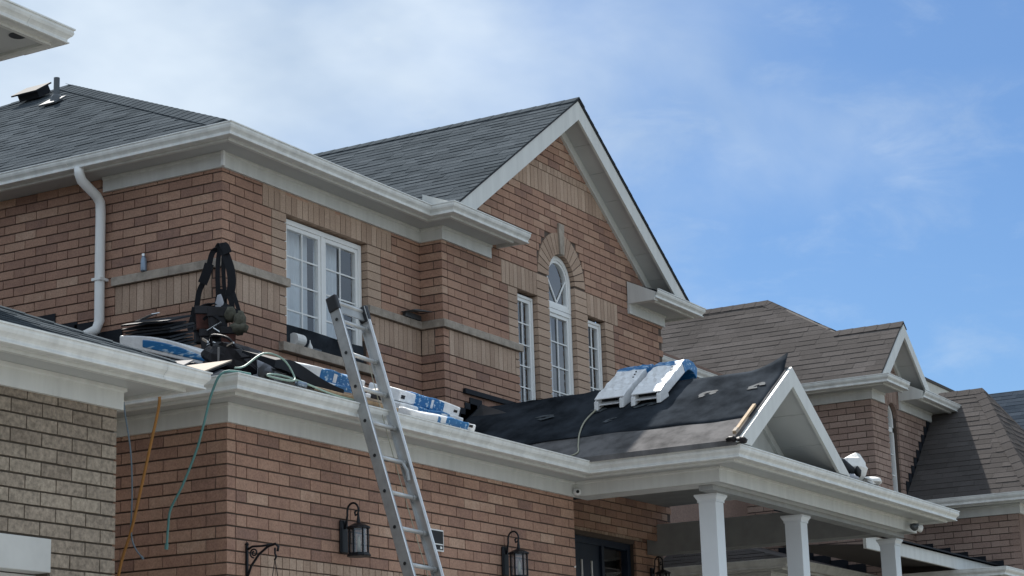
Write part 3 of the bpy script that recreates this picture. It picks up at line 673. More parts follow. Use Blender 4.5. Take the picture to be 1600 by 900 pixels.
# --- gable roof
gy = 10.30; pz = 7.66; hx = 2.80; sl = .684
dn = V((0, 0, -1))
nL = V((-sl, 0, 1)).normalized(); nR = V((sl, 0, 1)).normalized()
def gable_roof(root, xc, pz, hxl, hxr, sl, y0, y1, mat_deck, thick=.022):
    m = MB()
    m.prism([(xc-hxl, y0, pz-sl*hxl), (xc, y0, pz), (xc, y0, pz-thick), (xc-hxl, y0, pz-sl*hxl-thick)], (0, y1-y0, 0))
    a = m.build('roof', mat_deck, root)
    m = MB(); m.prism([(xc+hxr, y0, pz-sl*hxr), (xc+.001, y0, pz), (xc+.001, y0, pz-thick), (xc+hxr, y0, pz-sl*hxr-thick)], (0, y1-y0, 0)); m.build('roof', mat_deck, root)
    return a
gr = gable_roof(H, XC, pz, hx, hx, sl, gy-.012, 15.4, 'roof_felt')
sq = math.sqrt(1+sl*sl)
shingles(H, gr, (XC-hx-.02, gy-.02, pz-sl*(hx+.02)+.002), (0, 1, 0), (1, 0, sl), [(0, 0), (5.2, 0), (5.2, (hx+.02)*sq), (0, (hx+.02)*sq)], 'shingle_slate', seed=5)
shingles(H, gr, (XC+hx+.02, gy-.02, pz-sl*(hx+.02)+.002), (0, 1, 0), (-1, 0, sl), [(0, 0), (5.2, 0), (5.2, (hx+.02)*sq), (0, (hx+.02)*sq)], 'shingle_slate', seed=6, w=(.3, .6))
caps(H, gr, (XC, gy-.02, pz+.004), (XC, 15.0, pz+.004), nL, nR, 'shingle_slate')
# rake boards, rake soffits, rake friezes
def rake(root, xc, pz, sl, yf, yw, zcut, h=.225, th_=.03, drop=.026, mat='trim_white', fr=.13, zcut_r=None):
    for s_ in (-1, 1):
        zc_ = zcut if s_ < 0 or zcut_r is None else zcut_r
        top = lambda off: xc+s_*(pz-drop-off-zc_)/sl          # where a line 'off' below the rake top meets the cut
        zt = lambda x: pz-drop-sl*abs(x-xc)
        x0 = xc
        MB().prism([(x0, yf, zt(x0)), (top(0), yf, zc_), (top(h), yf, zc_), (x0, yf, zt(x0)-h)], (0, th_, 0)).build('rake_board', mat, root)
        zo = .17 if h > .2 else .15; x1 = top(zo)
        n = max(2, round(abs(x1-x0)*math.sqrt(1+sl*sl)/.46))
        for i in range(n):
            a = x0+(x1-x0)*i/n; b = x0+(x1-x0)*(i+1)/n-s_*.008
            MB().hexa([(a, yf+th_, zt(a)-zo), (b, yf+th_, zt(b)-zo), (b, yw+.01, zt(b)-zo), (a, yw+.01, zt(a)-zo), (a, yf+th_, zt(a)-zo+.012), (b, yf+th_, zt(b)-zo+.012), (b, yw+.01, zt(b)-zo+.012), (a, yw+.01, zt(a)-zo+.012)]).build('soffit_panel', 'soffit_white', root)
        MB().hexa([(x0, yf+th_, zt(x0)-zo+.02), (x1, yf+th_, zt(x1)-zo+.02), (x1, yw+.01, zt(x1)-zo+.02), (x0, yw+.01, zt(x0)-zo+.02), (x0, yf+th_, zt(x0)-zo+.03), (x1, yf+th_, zt(x1)-zo+.03), (x1, yw+.01, zt(x1)-zo+.03), (x0, yw+.01, zt(x0)-zo+.03)]).build('soffit_backing', 'room_dark', root)
        MB().prism([(x0, yw-.032, zt(x0)-zo-.002), (top(zo+.002), yw-.032, zc_), (top(zo+fr), yw-.032, zc_), (x0, yw-.032, zt(x0)-zo-fr)], (0, .05, 0)).build('rake_frieze', mat, root)
rake(H, XC, pz, sl, gy-.0, Yb, ZU+.25)
# --- main upper roof: hipped, left plane and front plane
E0 = V((Xu-.36, Yu-.36, ZU+.265)); tL, kH = .684, 1.46; PK = V((17.0, 0, 0)); PK.y = E0.y+(PK.x-E0.x)*kH; PK.z = E0.z+(PK.x-E0.x)*tL
tF = tL/kH; yb = 24.2
m = MB(); m.prism([E0, (E0.x, yb, E0.z), PK], (0, 0, -.05)); rL = m.build('roof', 'roof_felt', H)
m = MB(); zr = E0.z+tF*(PK.y-E0.y); zq = E0.z+tF*(11.3-E0.y); m.prism([E0, PK, (21.5, PK.y, zr), (21.5, 11.3, zq), (17.2, 11.3, zq), (17.2, E0.y, E0.z)], (0, 0, -.05)); rF = m.build('roof', 'roof_felt', H)
m = MB(); m.prism([PK, (E0.x, yb, E0.z), (24, yb, E0.z), (21.5, PK.y, zr)], (0, 0, -.05)); m.build('roof', 'roof_felt', H)
sq = math.sqrt(1+tL*tL)
shingles(H, rL, E0+V((-.03, 0, -.02)), (0, 1, 0), (1, 0, tL), [(0, 0), (yb-E0.y, 0), (PK.y-E0.y, (PK.x-E0.x)*sq)], 'shingle_slate', seed=8)
sqF = math.sqrt(1+tF*tF)
shingles(H, rF, E0+V((0, -.03, -.01)), (1, 0, 0), (0, 1, tF), [(0, 0), (3.3, 0), (3.3, (PK.y-E0.y)*sqF), (PK.x-E0.x, (PK.y-E0.y)*sqF)], 'shingle_slate', seed=9, w=(.3, .6))
n1 = V((-tL, 0, 1)); n2 = V((0, -tF, 1))
caps(H, rL, E0, PK, n1, n2, 'shingle_slate')
caps(H, rL, (E0.x, yb, E0.z), PK, n1, V((0, tF, 1)), 'shingle_slate')
# pipe vent and box vent near the hip
def on_left(y, a, h=0): return V((E0.x+a, y, E0.z+tL*a+h))
b = on_left(14.95, 2.62)
pv = MB().lathe(b+V((0, 0, -.05)), [(.034, 0), (.034, .34), (.028, .34), (.028, .30)], 12).build('vent_pipe', 'metal_grey', H, smooth=False)
MB().lathe(b+V((0, 0, -.04)), [(.085, 0), (.065, .10), (.045, .13)], 12).build('pipe_boot', 'metal_grey', pv)
MB().obox(b+V((-.06, 0, -.0)), V((1, 0, tL)).normalized()*.22, V((0, .24, 0)), V((-tL, 0, 1)).normalized()*.02).build('pipe_flange', 'metal_grey', pv)
b = on_left(15.70, 3.10)
ux = V((1, 0, tL)).normalized(); un = V((-tL, 0, 1)).normalized()
bv = MB().obox(b+un*.07, ux*.22, V((0, .30, 0)), un*.09).build('box_vent', 'flashing_black', H)
MB().obox(b+un*.12-ux*.02, ux*.30, V((0, .38, 0)), un*.018).build('vent_hood', 'flashing_black', bv)
# --- downspout on the left wall
x = Xu-.06
pts = [(x-.30, 12.24, 5.62), (x-.295, 12.24, 5.56), (x-.26, 12.24, 5.50), (x-.06, 12.235, 5.40), (x-.01, 12.235, 5.35), (x, 12.235, 5.26), (x, 12.235, 4.80), (x, 12.23, 4.22), (x-.02, 12.25, 4.14), (x-.12, 12.31, 4.07)]
ds = MB().tube(pts, .047, 10).build('downspout', 'vinyl_white', H, smooth=True)
MB().box(x-.05, 12.18, 4.60, x+.06, 12.29, 4.625).build('strap', 'vinyl_white', ds)
# --- lower eave: garage and porch in one run
lowp = [(Xg, 24), (Xg, Yg), (XP, Yg), (XP, 7.52), (22.30, 7.52), (22.30, 10.4)]
eave(H, lowp, ZG)
# porch beams behind the frieze, plate, ceiling, columns
MB().box(XP, 7.52, ZG-.0, XP+.28, Yg-.004, 3.0).build('porch_beam', 'trim_white', H)
MB().box(XP+.28, 7.52, ZG-.0, 22.02, 7.80, 2.96).build('porch_beam', 'trim_white', H)
MB().box(22.02, 7.52, ZG-.0, 22.30, 10.74, 2.96).build('porch_beam', 'ceiling_grey', H)  # far beam greyed like the ceiling: porch shade put into its colour
MB().box(XP+.10, 7.62, 2.565, 22.26, 7.76, ZG-.002).build('beam_plate', 'ceiling_grey', H)  # grey puts the porch shade into the colour of a white plate
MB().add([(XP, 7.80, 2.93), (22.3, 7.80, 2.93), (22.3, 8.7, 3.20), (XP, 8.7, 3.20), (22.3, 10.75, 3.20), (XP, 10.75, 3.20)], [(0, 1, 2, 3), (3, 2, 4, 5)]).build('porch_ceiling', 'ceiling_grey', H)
def column(x, y, zt=2.565, zb=-1.0):
    w_ = .088; c = MB().box(x-w_, y-w_, zb, x+w_, y+w_, zt-.075).build('porch_column', 'column_white', H, bevel=.004)
    m = MB(); a = w_
    for z0, z1, e0, e1 in ((zt-.075, zt-.055, .008, .008), (zt-.055, zt-.022, .008, .026), (zt-.022, zt-.001, .030, .030)):
        m.hexa([(x-a-e0, y-a-e0, z0), (x+a+e0, y-a-e0, z0), (x+a+e0, y+a+e0, z0), (x-a-e0, y+a+e0, z0), (x-a-e1, y-a-e1, z1), (x+a+e1, y-a-e1, z1), (x+a+e1, y+a+e1, z1), (x-a-e1, y+a+e1, z1)])
    m.build('capital', 'column_white', c); MB().box(x-.12, y-.12, zb-.05, x+.12, y+.12, zb+.14).build('plinth', 'column_white', c)
for x_ in (17.42, 19.50, 22.30): column(x_-.03, 7.80)
MB().box(XP, 7.4, -1.1, 22.5, 10.75, -.95).build('porch_floor', 'concrete', H)
# --- garage roof: front slope .317, steeper hip on the left
g0 = V((Xg-.36, Yg-.36, ZG+.265)); gF, gk = .317, 1.5; gL = gF*gk
def zf_(y): return g0.z+gF*(y-g0.y)
hy = 12.9; hxx = g0.x+(hy-g0.y)/gk
m = MB(); m.prism([g0, (17.1, g0.y, g0.z), (18.2, Yu, zf_(Yu)), (18.2, hy, zf_(hy)), (hxx, hy, zf_(hy))], (0, 0, -.05)); gfr = m.build('roof', 'underlay_black', H)
m = MB(); m.prism([g0, (hxx, hy, zf_(hy)), (hxx, 24, zf_(hy)), (g0.x, 24, g0.z)], (0, 0, -.05)); glr = m.build('roof', 'underlay_black', H)
# stepped flashing against the upper walls
i = 0; y = Yu+.05
while y < 13.0:
    z = zf_(y+.2); MB().box(Xu-.012, y, z-.05, Xu-.004, y+.30, z+.10+.03*(i % 3)).build('step_flashing', 'flashing_black', H); y += .27; i += 1
MB().box(Xu-.02, Yu-.018, zf_(Yu)-.04, 17.3, Yu-.004, zf_(Yu)+.05).build('wall_flashing', 'flashing_black', H)
# --- porch roof
pxc, ppz, psl, py0, py1 = 17.85, 3.78, .65, 7.12, Yb
ex = 16.50; ez = ppz-psl*(pxc-ex)
def pp(x_, y_, h=0): return V((x_, y_, ppz-psl*abs(x_-pxc)))+V((-psl if x_ < pxc else psl, 0, 1)).normalized()*h
m = MB(); m.prism([(ex, py0, ez), (pxc, py0, ppz), (pxc, py0, ppz-.05), (ex, py0, ez-.05)], (0, py1-.03-py0, 0)); pr = m.build('roof', 'underlay_grey', H)
m = MB(); m.prism([(19.1, py0, ppz-psl*1.25), (pxc+.001, py0, ppz), (pxc+.001, py0, ppz-.05), (19.1, py0, ppz-psl*1.25-.05)], (0, py1-.03-py0, 0)); m.build('roof', 'underlay_black', H)
m = MB(); y00 = 7.14; z00 = ZG+.255; m.prism([(18.6, y00, z00), (22.66, y00, z00), (22.66, dY, z00+.317*(dY-y00)), (18.6, dY, z00+.317*(dY-y00))], (0, 0, -.05)); m.build('roof', 'underlay_black', H)
# black underlayment sheet: wrinkled, with a flap lifting off the ridge at the front
def underlay():
    nu, nv_ = 66, 14; m = MB(); vs_ = []; rnd = random.Random(4)
    for i in range(nu+1):
        y = py0+.02+(py1-.04-py0)*i/nu
        for j in range(nv_+1):
            f = j/nv_; lowx = 16.90+.012*math.sin(y*3.1)+.008*math.sin(y*9) - (0 if y < 9.2 else (y-9.2)*.06)
            x_ = lowx+(pxc+.02-lowx)*f
            h = .006+.004*math.sin(x_*7+y*2.3)+.004*math.sin(y*5.1-x_*9)+.003*math.sin(y*13+x_*17)
            h += .018*max(0, 1-((y-9.9+ (x_-17)*.8)/.10)**2)*(.4+.6*f) + .010*max(0, 1-((y-10.2+(x_-17)*.3)/.07)**2)
            p = pp(min(x_, pxc), y, max(h, .003))
            if y < 7.55 and f > .82:
                q = (7.55-y)/.43; p += V((.05*q, 0, .15*(q**1.6)*(f-.82)/.18))
            vs_.append(p)
    F = [(i*(nv_+1)+j, (i+1)*(nv_+1)+j, (i+1)*(nv_+1)+j+1, i*(nv_+1)+j+1) for i in range(nu) for j in range(nv_)]
    m.add(vs_, F); o = m.build('underlayment', 'underlay_black', H, smooth=True)
    s_ = o.modifiers.new('thick', 'SOLIDIFY'); s_.thickness = .003; s_.offset = 1
    return o
ul = underlay()
# chalky boot scuffs on the sheet
def scuff(x_, y_, a, b, ang, seed):
    rnd = random.Random(seed); n = 14; vs_ = []
    for ring in (1, .30):
        for i in range(n):
            t = 2*math.pi*i/n; r_ = ring*(1+rnd.uniform(-.22, .22)); p = V((a*r_*math.cos(t), b*r_*math.sin(t)))
            xx = x_+p.x*math.cos(ang)-p.y*math.sin(ang); yy = y_+p.x*math.sin(ang)+p.y*math.cos(ang); vs_.append(pp(xx, yy, .019))
    F = [(i, (i+1) % n, n+(i+1) % n, n+i) for i in range(n) if i not in (seed % n, (seed+1) % n)]
    MB().add(vs_, F).build('boot_scuff', 'scuff_grey', ul)
for i, (x_, y_, a, b) in enumerate(((17.40, 9.55, .05, .11), (17.41, 8.95, .045, .10), (17.39, 8.40, .03, .13), (17.45, 7.80, .05, .10), (17.48, 7.30, .05, .10), (17.16, 8.70, .03, .07))): scuff(x_, y_, a, b, .1*i, 3+i)
# porch gable: rake boards and recessed panel
rake(H, pxc, ppz+.02, psl, py0-.03, 7.60, ZG+.262, h=.19, drop=.03, fr=.10)
MB().prism([(16.95, 7.60, 2.84), (pxc, 7.60, ppz-.16), (18.85, 7.60, 2.84)], (0, .03, 0)).build('gable_panel', 'trim_white', H)
# flashing stepping up the bay wall over the porch roof
for i in range(4):
    x_ = 17.50+i*.10; z = ppz-psl*(pxc-x_)
    MB().box(x_-.08, Yb-.014, z-.02, x_+.16, Yb-.004, z+.13).build('step_flashing', 'flashing_black', H)
MB().prism([(17.32, 10.15, 3.37), (17.62, 10.56, 3.62), (17.80, 10.50, 3.80), (17.62, 10.05, 3.62)], (0, 0, .006)).build('valley_flashing', 'metal_grey', H)
MB().prism([(17.22, 9.95, 3.32), (17.50, 10.40, 3.53), (17.58, 10.34, 3.60), (17.30, 9.90, 3.40)], (0, 0, .006)).build('valley_flashing', 'metal_grey', H)
# ------------------------------------------------------------------ neighbour on the left (grey-brown brick garage wing)
NB = thing('neighbour_house', 'neighbouring house in mottled grey-brown brick at the left edge, pale stone lintel below', 'house')
nx, ny, nz = 9.75, 8.42, 2.365
no = (1.0, 9.15, -1.5, 1.30)
sN = sheet(NB, 'front_wall', 'x', ny, -1, 1.0, nx-.009, -1.5, nz+.15, [no], mat='mortar_grey')
brick_wall(NB, sN, 'x', ny, 4.5, nx, -1.5, nz+.03, -1, mats=('brick_grey', 'brick_grey'), openings=[(1.0, 9.17, -1.5, 1.30), (4.4, 9.17, 1.29, 1.50)], zref=1.30+CH*.36)
for a, b in ((7.60, 8.520), (8.525, 9.165)): MB().box(a, ny-.015, 1.30, b, ny+.12, 1.50).build('lintel_stone', 'smooth_stone', NB, bevel=.005)
MB().box(6.8, ny-.015, 1.30, 7.595, ny+.12, 1.50).build('lintel_stone', 'smooth_stone', NB)
for i in range(5): MB().box(1.0, ny+.10, -1.5+i*.56, 9.2, ny+.14, -1.5+i*.56+.552).build('door_panel', 'garage_door_white', NB)
MB().box(nx-.12, ny+.13, -1.5, nx-.009, 24, nz+.15).build('right_side_wall', 'mortar_grey', NB)
eave(NB, [(1.0, ny), (nx, ny), (nx, 24)], nz)
n0 = V((nx+.36, ny-.36, nz+.265)); nF, nk = .43, 1.0
uy = 9.62; zN = n0.z+nF*(uy+.1-n0.y); hxn = n0.x-(uy+.1-n0.y)*nk
m = MB(); m.prism([n0, (hxn, uy+.1, zN), (1.0, uy+.1, zN), (1.0, n0.y, n0.z)], (0, 0, -.05)); rN = m.build('roof', 'roof_felt', NB)
m = MB(); m.prism([n0, (n0.x, 24, n0.z), (hxn, 24, zN), (hxn, uy+.1, zN)], (0, 0, -.05)); m.build('roof', 'roof_felt', NB)
shingles(NB, rN, n0+V((0, -.03, -.01)), (-1, 0, 0), (0, 1, nF), [(0, 0), (5.2, 0), (5.2, 1.70*math.sqrt(1+nF*nF)), ((uy+.1-n0.y)*nk, 1.70*math.sqrt(1+nF*nF))], 'shingle_slate', seed=21)
caps(NB, rN, n0, (hxn, uy+.1, zN), V((nF, 0, 1)), V((0, -nF, 1)), 'shingle_slate')
# upper storey: only its eave corner enters the picture
uz = 4.96
MB().box(1.0, uy, 2.7, nx-.02, uy+.12, uz+.15).build('upper_front_wall', 'mortar_grey', NB)
MB().box(nx-.14, uy+.12, 2.7, nx-.02, 24, uz+.15).build('upper_side_wall', 'mortar_grey', NB)
eave(NB, [(1.0, uy), (nx-.02, uy), (nx-.02, 24)], uz)
MB().box(1.0, 23.9, -1.1, nx-.02, 24, uz+1).build('rear_wall', 'mortar_grey', NB)
MB().lathe((9.80, 9.40, uz+.14-.006), [(.055, 0), (.06, .004), (.06, .007)], 16).build('pot_light', 'metal_grey', NB)
m = MB(); u0 = V((nx+.34, uy-.36, uz+.262)); m.prism([u0, (nx-2.6, uy+2.6, uz+1.2), (1.0, uy+2.6, uz+1.2), (1.0, uy-.36, uz+.262)], (0, 0, -.05)); m.build('roof', 'roof_felt', NB)
m = MB(); m.prism([u0, (nx+.34, 24, uz+.262), (nx-2.6, 24, uz+1.2), (nx-2.6, uy+2.6, uz+1.2)], (0, 0, -.05)); m.build('roof', 'roof_felt', NB)
# ------------------------------------------------------------------ next house on the right (brown roof)
RH = thing('brown_roofed_house', 'rose-brown brick house with brown shingle hip roof and small front gable, right of the porch', 'house')
rx, ry, rz, rw = 26.80, 9.50, 5.06, 29.30
ro = (27.46, 27.86, 3.45, 5.12); RM = ('brick_rose', 'brick_rose'); zr0 = rz
sA = sheet(RH, 'bay_side_wall', 'y', rx, -1, ry+.13, 15, 1.8, rz+.15)
brick_wall(RH, sA, 'y', rx, ry, 15, 1.8, rz+.02, -1, mats=RM, zref=zr0, corner0=0)
sB = sheet(RH, 'bay_front_wall', 'x', ry, -1, rx+.009, rw-.009, 1.8, rz+.15, [ro], tri=[(26.95, rz+.15), (28.25, rz+.15), (27.55, 5.98)])
brick_wall(RH, sB, 'x', ry, rx, rw, 1.8, rz+.75, -1, mats=RM, openings=[ro], zref=zr0, corner0=1, corner1=0, regions=[('soldier', 27.36, 27.96, 5.12, 5.34)], umin=lambda z: (26.8 if z < rz+.05 else 27.5-(6.08-z)/.857), umax=lambda z: (29.3 if z < rz+.05 else 27.5+(6.08-z)/.857))
MB().box(rw-.12, ry+.13, 1.8, rw-.01, 15, rz+.15).build('right_side_wall', 'mortar', RH)
def slim_arch():
    Y = ry+.07; xc = (ro[0]+ro[1])/2; zc = 4.93; rr = .19; m = MB()
    t_ = [math.pi*i/12 for i in range(13)]
    def st(a, b, y0, y1, z0):
        P = [(a, z0)]+[(a*math.cos(t), zc+a*math.sin(t)) for t in t_]+[(-a, z0)]; Q = [(b, z0)]+[(b*math.cos(t), zc+b*math.sin(t)) for t in t_]+[(-b, z0)]
        for i in range(len(P)-1): m.hexa([(xc+p[0], y0, p[1]) for p in (P[i], P[i+1], Q[i+1], Q[i])]+[(xc+p[0], y1, p[1]) for p in (P[i], P[i+1], Q[i+1], Q[i])])
    st(rr, rr-.05, Y, Y+.07, 3.47); m.box(xc-rr, Y, 4.72, xc+rr, Y+.07, 4.79).box(xc-rr, Y, 3.45, xc+rr, Y+.07, 3.50)
    w = m.build('arch_window', 'vinyl_white', RH)
    MB().add([(xc-rr+.04, Y+.03, 3.5), (xc+rr-.04, Y+.03, 3.5), (xc+rr-.04, Y+.03, zc+.1), (xc, Y+.03, zc+rr-.04), (xc-rr+.04, Y+.03, zc+.1)], [(0, 1, 2, 3, 4)]).build('pane', 'glass', w); MB().box(xc-rr, Y+.3, 3.4, xc+rr, Y+.32, 5.15).build('room', 'room_dark', w)
    for z in (3.8, 4.1, 4.4): MB().box(xc-rr+.05, Y+.015, z-.008, xc+rr-.05, Y+.027, z+.008).build('muntin', 'vinyl_white', w)
    sp = MB()   # brick spandrels over the round head
    for i in range(12):
        a, b = t_[i], t_[i+1]; ro_ = rr+.005
        sp.hexa([(xc+ro_*math.cos(a), ry+.004, zc+ro_*math.sin(a)), (xc+.20*(1 if math.cos(a) > 0 else -1) if abs(math.cos(a)) > .3 else xc+ro_*math.cos(a), ry+.004, 5.13), (xc+.20*(1 if math.cos(b) > 0 else -1) if abs(math.cos(b)) > .3 else xc+ro_*math.cos(b), ry+.004, 5.13), (xc+ro_*math.cos(b), ry+.004, zc+ro_*math.sin(b)),
                 (xc+ro_*math.cos(a), ry+.06, zc+ro_*math.sin(a)), (xc+.20*(1 if math.cos(a) > 0 else -1) if abs(math.cos(a)) > .3 else xc+ro_*math.cos(a), ry+.06, 5.13), (xc+.20*(1 if math.cos(b) > 0 else -1) if abs(math.cos(b)) > .3 else xc+ro_*math.cos(b), ry+.06, 5.13), (xc+ro_*math.cos(b), ry+.06, zc+ro_*math.sin(b))])
    sp.build('arch_surround', 'brick_rose', w)
slim_arch()
eave(RH, [(rx, 15), (rx, ry), (27.28, ry)], rz)
eave(RH, [(27.95, ry), (rw, ry), (rw, 13)], rz)
MB().prism([(27.93, ry-.01, rz+.13), (27.93, ry-.36, rz+.13), (27.93, ry-.38, rz+.24), (27.93, ry-.01, rz+.42)], (.06, 0, 0)).build('return_end_box', 'trim_white', RH)
for a, b in ((28.0, 29.6),): MB().prism([(a, ry-.40, rz+.245), (a, ry, rz+.40), (a, ry, rz+.24)], (b-a, 0, 0)).build('return_cap', 'flashing_black', RH)
# roof: left plane shared by the main hip and the gable
r0_ = V((rx-.36, 9.20, rz+.265)); rS = .857; gx = 27.50; gz = r0_.z+rS*(gx-r0_.x); px_, py_ = 28.50, 11.64; pz_ = r0_.z+rS*(px_-r0_.x)
m = MB(); m.prism([r0_, (gx, 9.20, gz), (gx, 10.2, gz), (px_, py_, pz_), (px_, 17, pz_), (r0_.x, 17, r0_.z)], (0, 0, -.05)); rr0 = m.build('roof', 'roof_felt_brown', RH)
m = MB(); m.prism([(gx+.001, 9.20, gz), (28.62, 9.20, gz-rS*1.12), (28.62, 10.6, gz-rS*1.12), (gx+.001, 10.6, gz)], (0, 0, -.05)); m.build('roof', 'roof_felt_brown', RH)
m = MB(); m.prism([(gx, 10.2, gz), (31.5, 9.4, 5.3), (31.5, py_, pz_), (px_, py_, pz_)], (0, 0, -.05)); m.build('roof', 'roof_felt_brown', RH)
sq = math.sqrt(1+rS*rS)
shingles(RH, rr0, r0_+V((-.03, 0, -.025)), (0, 1, 0), (1, 0, rS), [(0, 0), (0, (gx-r0_.x)*sq), (1.0, (gx-r0_.x)*sq+.001), (py_-9.2, (px_-r0_.x)*sq), (7.8, (px_-r0_.x)*sq), (7.8, 0)], 'shingle_brown', seed=31, w=(.3, .34), t=.007, expo=.143)
nl = V((-rS, 0, 1)); nf = V((0, -.6, 1))
caps(RH, rr0, (gx, 9.18, gz+.003), (gx, 10.2, gz+.003), nl, V((rS, 0, 1)), 'shingle_brown')
caps(RH, rr0, (gx, 10.2, gz+.003), (27.8, 10.55, 6.38+.06), nl, nf, 'shingle_brown')
caps(RH, rr0, (27.8, 10.55, 6.44), (px_, py_, pz_+.003), nl, nf, 'shingle_brown')
caps(RH, rr0, (px_, py_, pz_+.003), (px_, 17, pz_+.003), nl, V((rS, 0, 1)), 'shingle_brown')
rake(RH, gx, gz+.01, rS, 9.18, ry, rz+.25, h=.19, drop=.04, fr=.10)
# wing eave seen between the houses
MB().box(23.55, 11.46, 1.8, 26.8, 11.58, rz+.5).build('wing_wall', 'brick_rose', RH)
eave(RH, [(23.52, 15), (23.52, 11.46), (26.79, 11.46)], rz+.0)
MB().prism([(23.1, 11.06, rz+.262), (26.6, 11.06, rz+.262), (26.6, 14.5, rz+.95), (24.2, 14.5, rz+.95)], (0, 0, -.04)).build('roof', 'roof_felt_brown', RH)
# hipped lower roof in front, right
hx0, hz0, hS, hr, hzr = 27.89, 3.725, .94, 29.86, 3.725+.94*1.97
hyF = 7.62
m = MB(); m.prism([(hx0, hyF, hz0), (hr, 8.82, hzr), (hr, 9.5, hzr), (hx0, 9.5, hz0)], (0, 0, -.05)); rh1 = m.build('roof', 'roof_felt_brown', RH)
m = MB(); m.prism([(hx0, hyF, hz0), (hr, 8.82, hzr), (31.83, hyF, hz0)], (0, 0, -.05)); m2 = m.build('roof', 'roof_felt_brown', RH)
m = MB(); m.prism([(31.83, hyF, hz0), (hr, 8.82, hzr), (hr, 9.5, hzr), (31.83, 9.5, hz0)], (0, 0, -.05)); m.build('roof', 'roof_felt_brown', RH)
hq = math.sqrt(1+hS*hS)
shingles(RH, rh1, (hx0-.02, hyF, hz0-.015), (0, 1, 0), (1, 0, hS), [(0, 0), (9.5-hyF, 0), (9.5-hyF, 1.97*hq), (8.82-hyF, 1.97*hq)], 'shingle_brown', seed=33, w=(.3, .34), t=.008)
fs = (hzr-hz0)/(8.82-hyF)
shingles(RH, m2, (hx0, hyF-.02, hz0-.015), (1, 0, 0), (0, 1, fs), [(0, 0), (3.94, 0), (1.97, (8.82-hyF)*math.sqrt(1+fs*fs))], 'shingle_brown', seed=34, w=(.3, .34), t=.008)
caps(RH, rh1, (hx0, hyF, hz0), (hr, 8.82, hzr), V((-hS, 0, 1)), V((0, -fs, 1)), 'shingle_brown', half=.14)
caps(RH, rh1, (hr, 8.82, hzr), (hr, 9.5, hzr), V((-hS, 0, 1)), V((hS, 0, 1)), 'shingle_brown', half=.14)
caps(RH, rh1, (31.83, hyF, hz0), (hr, 8.82, hzr), V((hS, 0, 1)), V((0, -fs, 1)), 'shingle_brown', half=.14)
# stepped flashing where that roof meets the bay wall
for i in range(9):
    x_ = 28.06+i*.14; z = hz0+hS*(x_-hx0)
    MB().box(x_-.06, ry-.012, z-.06, x_+.15, ry-.004, z+.15).build('step_flashing', 'flashing_black', RH)
gw = 28.25; gzf = 3.46
sG = sheet(RH, 'wing_side_wall', 'y', gw, -1, 8.02, ry-.01, -1.1, gzf+.15)
brick_wall(RH, sG, 'y', gw, 7.99, ry-.005, 2.2, gzf+.02, -1, mats=RM, zref=gzf)
MB().box(gw+.01, 7.99, -1.1, 31.5, 8.10, gzf+.15).build('wing_front_wall', 'brick_rose', RH)
eave(RH, [(gw, ry-.01), (gw, 7.98), (31.4, 7.98)], gzf)
for i in range(5):
    y = 8.25+i*.25; z = 2.74+.317*(y-8.3); MB().box(gw-.012, y, z-.15, gw-.004, y+.25, z+.10).build('step_flashing', 'flashing_black', RH)
# porch shed roof with white front fascia, and the low eaves around it
MB().box(23.02, 8.35, 2.575, 28.2, 8.39, 2.735).build('porch_fascia', 'trim_white', RH)
MB().prism([(23.0, 8.30, 2.745), (28.22, 8.30, 2.745), (28.22, 9.49, 3.12), (23.0, 9.49, 3.12)], (0, 0, .02)).build('porch_roof', 'flashing_black', RH)  # black stands in for the shade lying on this roof
MB().prism([(23.05, 8.42, 2.62), (28.2, 8.42, 2.62), (28.2, 9.49, 2.70), (23.05, 9.49, 2.70)], (0, 0, .01)).build('porch_ceiling', 'roof_felt_brown', RH)  # dark tone paints the shade beneath the fascia
eave(RH, [(24.02, 14), (24.02, 10.02), (26.8, 10.02)], 2.36)
sQ = sheet(RH, 'low_side_wall', 'y', 24.02, -1, 10.04, 14, -1.1, 2.5)
brick_wall(RH, sQ, 'y', 24.02, 10.02, 13, 1.2, 2.4, -1, mats=RM, zref=2.36)
MB().box(24.03, 10.02, -1.1, 26.8, 10.12, 2.5).build('low_front_wall', 'brick_rose', RH)
b0 = V((23.66, 9.66, 2.62))
m = MB(); m.prism([b0, (25.2, 12.0, 3.36), (26.8, 12.0, 3.36), (26.8, 9.66, 2.62)], (0, 0, -.04)); m.build('roof', 'roof_felt_brown', RH)
m = MB(); m.prism([b0, (25.2, 12.0, 3.36), (25.2, 14, 3.36), (23.66, 14, 2.62)], (0, 0, -.04)); q_ = m.build('roof', 'roof_felt_brown', RH)
shingles(RH, q_, b0+V((-.02, 0, -.01)), (0, 1, 0), (1, 0, .48), [(0, 0), (4.3, 0), (4.3, 1.7), (2.34, 1.7)], 'shingle_brown', seed=36, w=(.3, .34))
for i in range(5):
    y = 9.75+i*.25; z = 2.62+.317*(y-9.66); MB().box(rx-.012, y, z-.05, rx-.004, y+.27, z+.14).build('step_flashing', 'flashing_black', RH)
eave(RH, [(26.8, 9.3), (26.8, 8.10), (30.5, 8.10)], 2.31)
MB().box(26.82, 8.12, -1.1, 28.2, 8.2, 2.45).build('low_front_wall', 'brick_rose', RH)
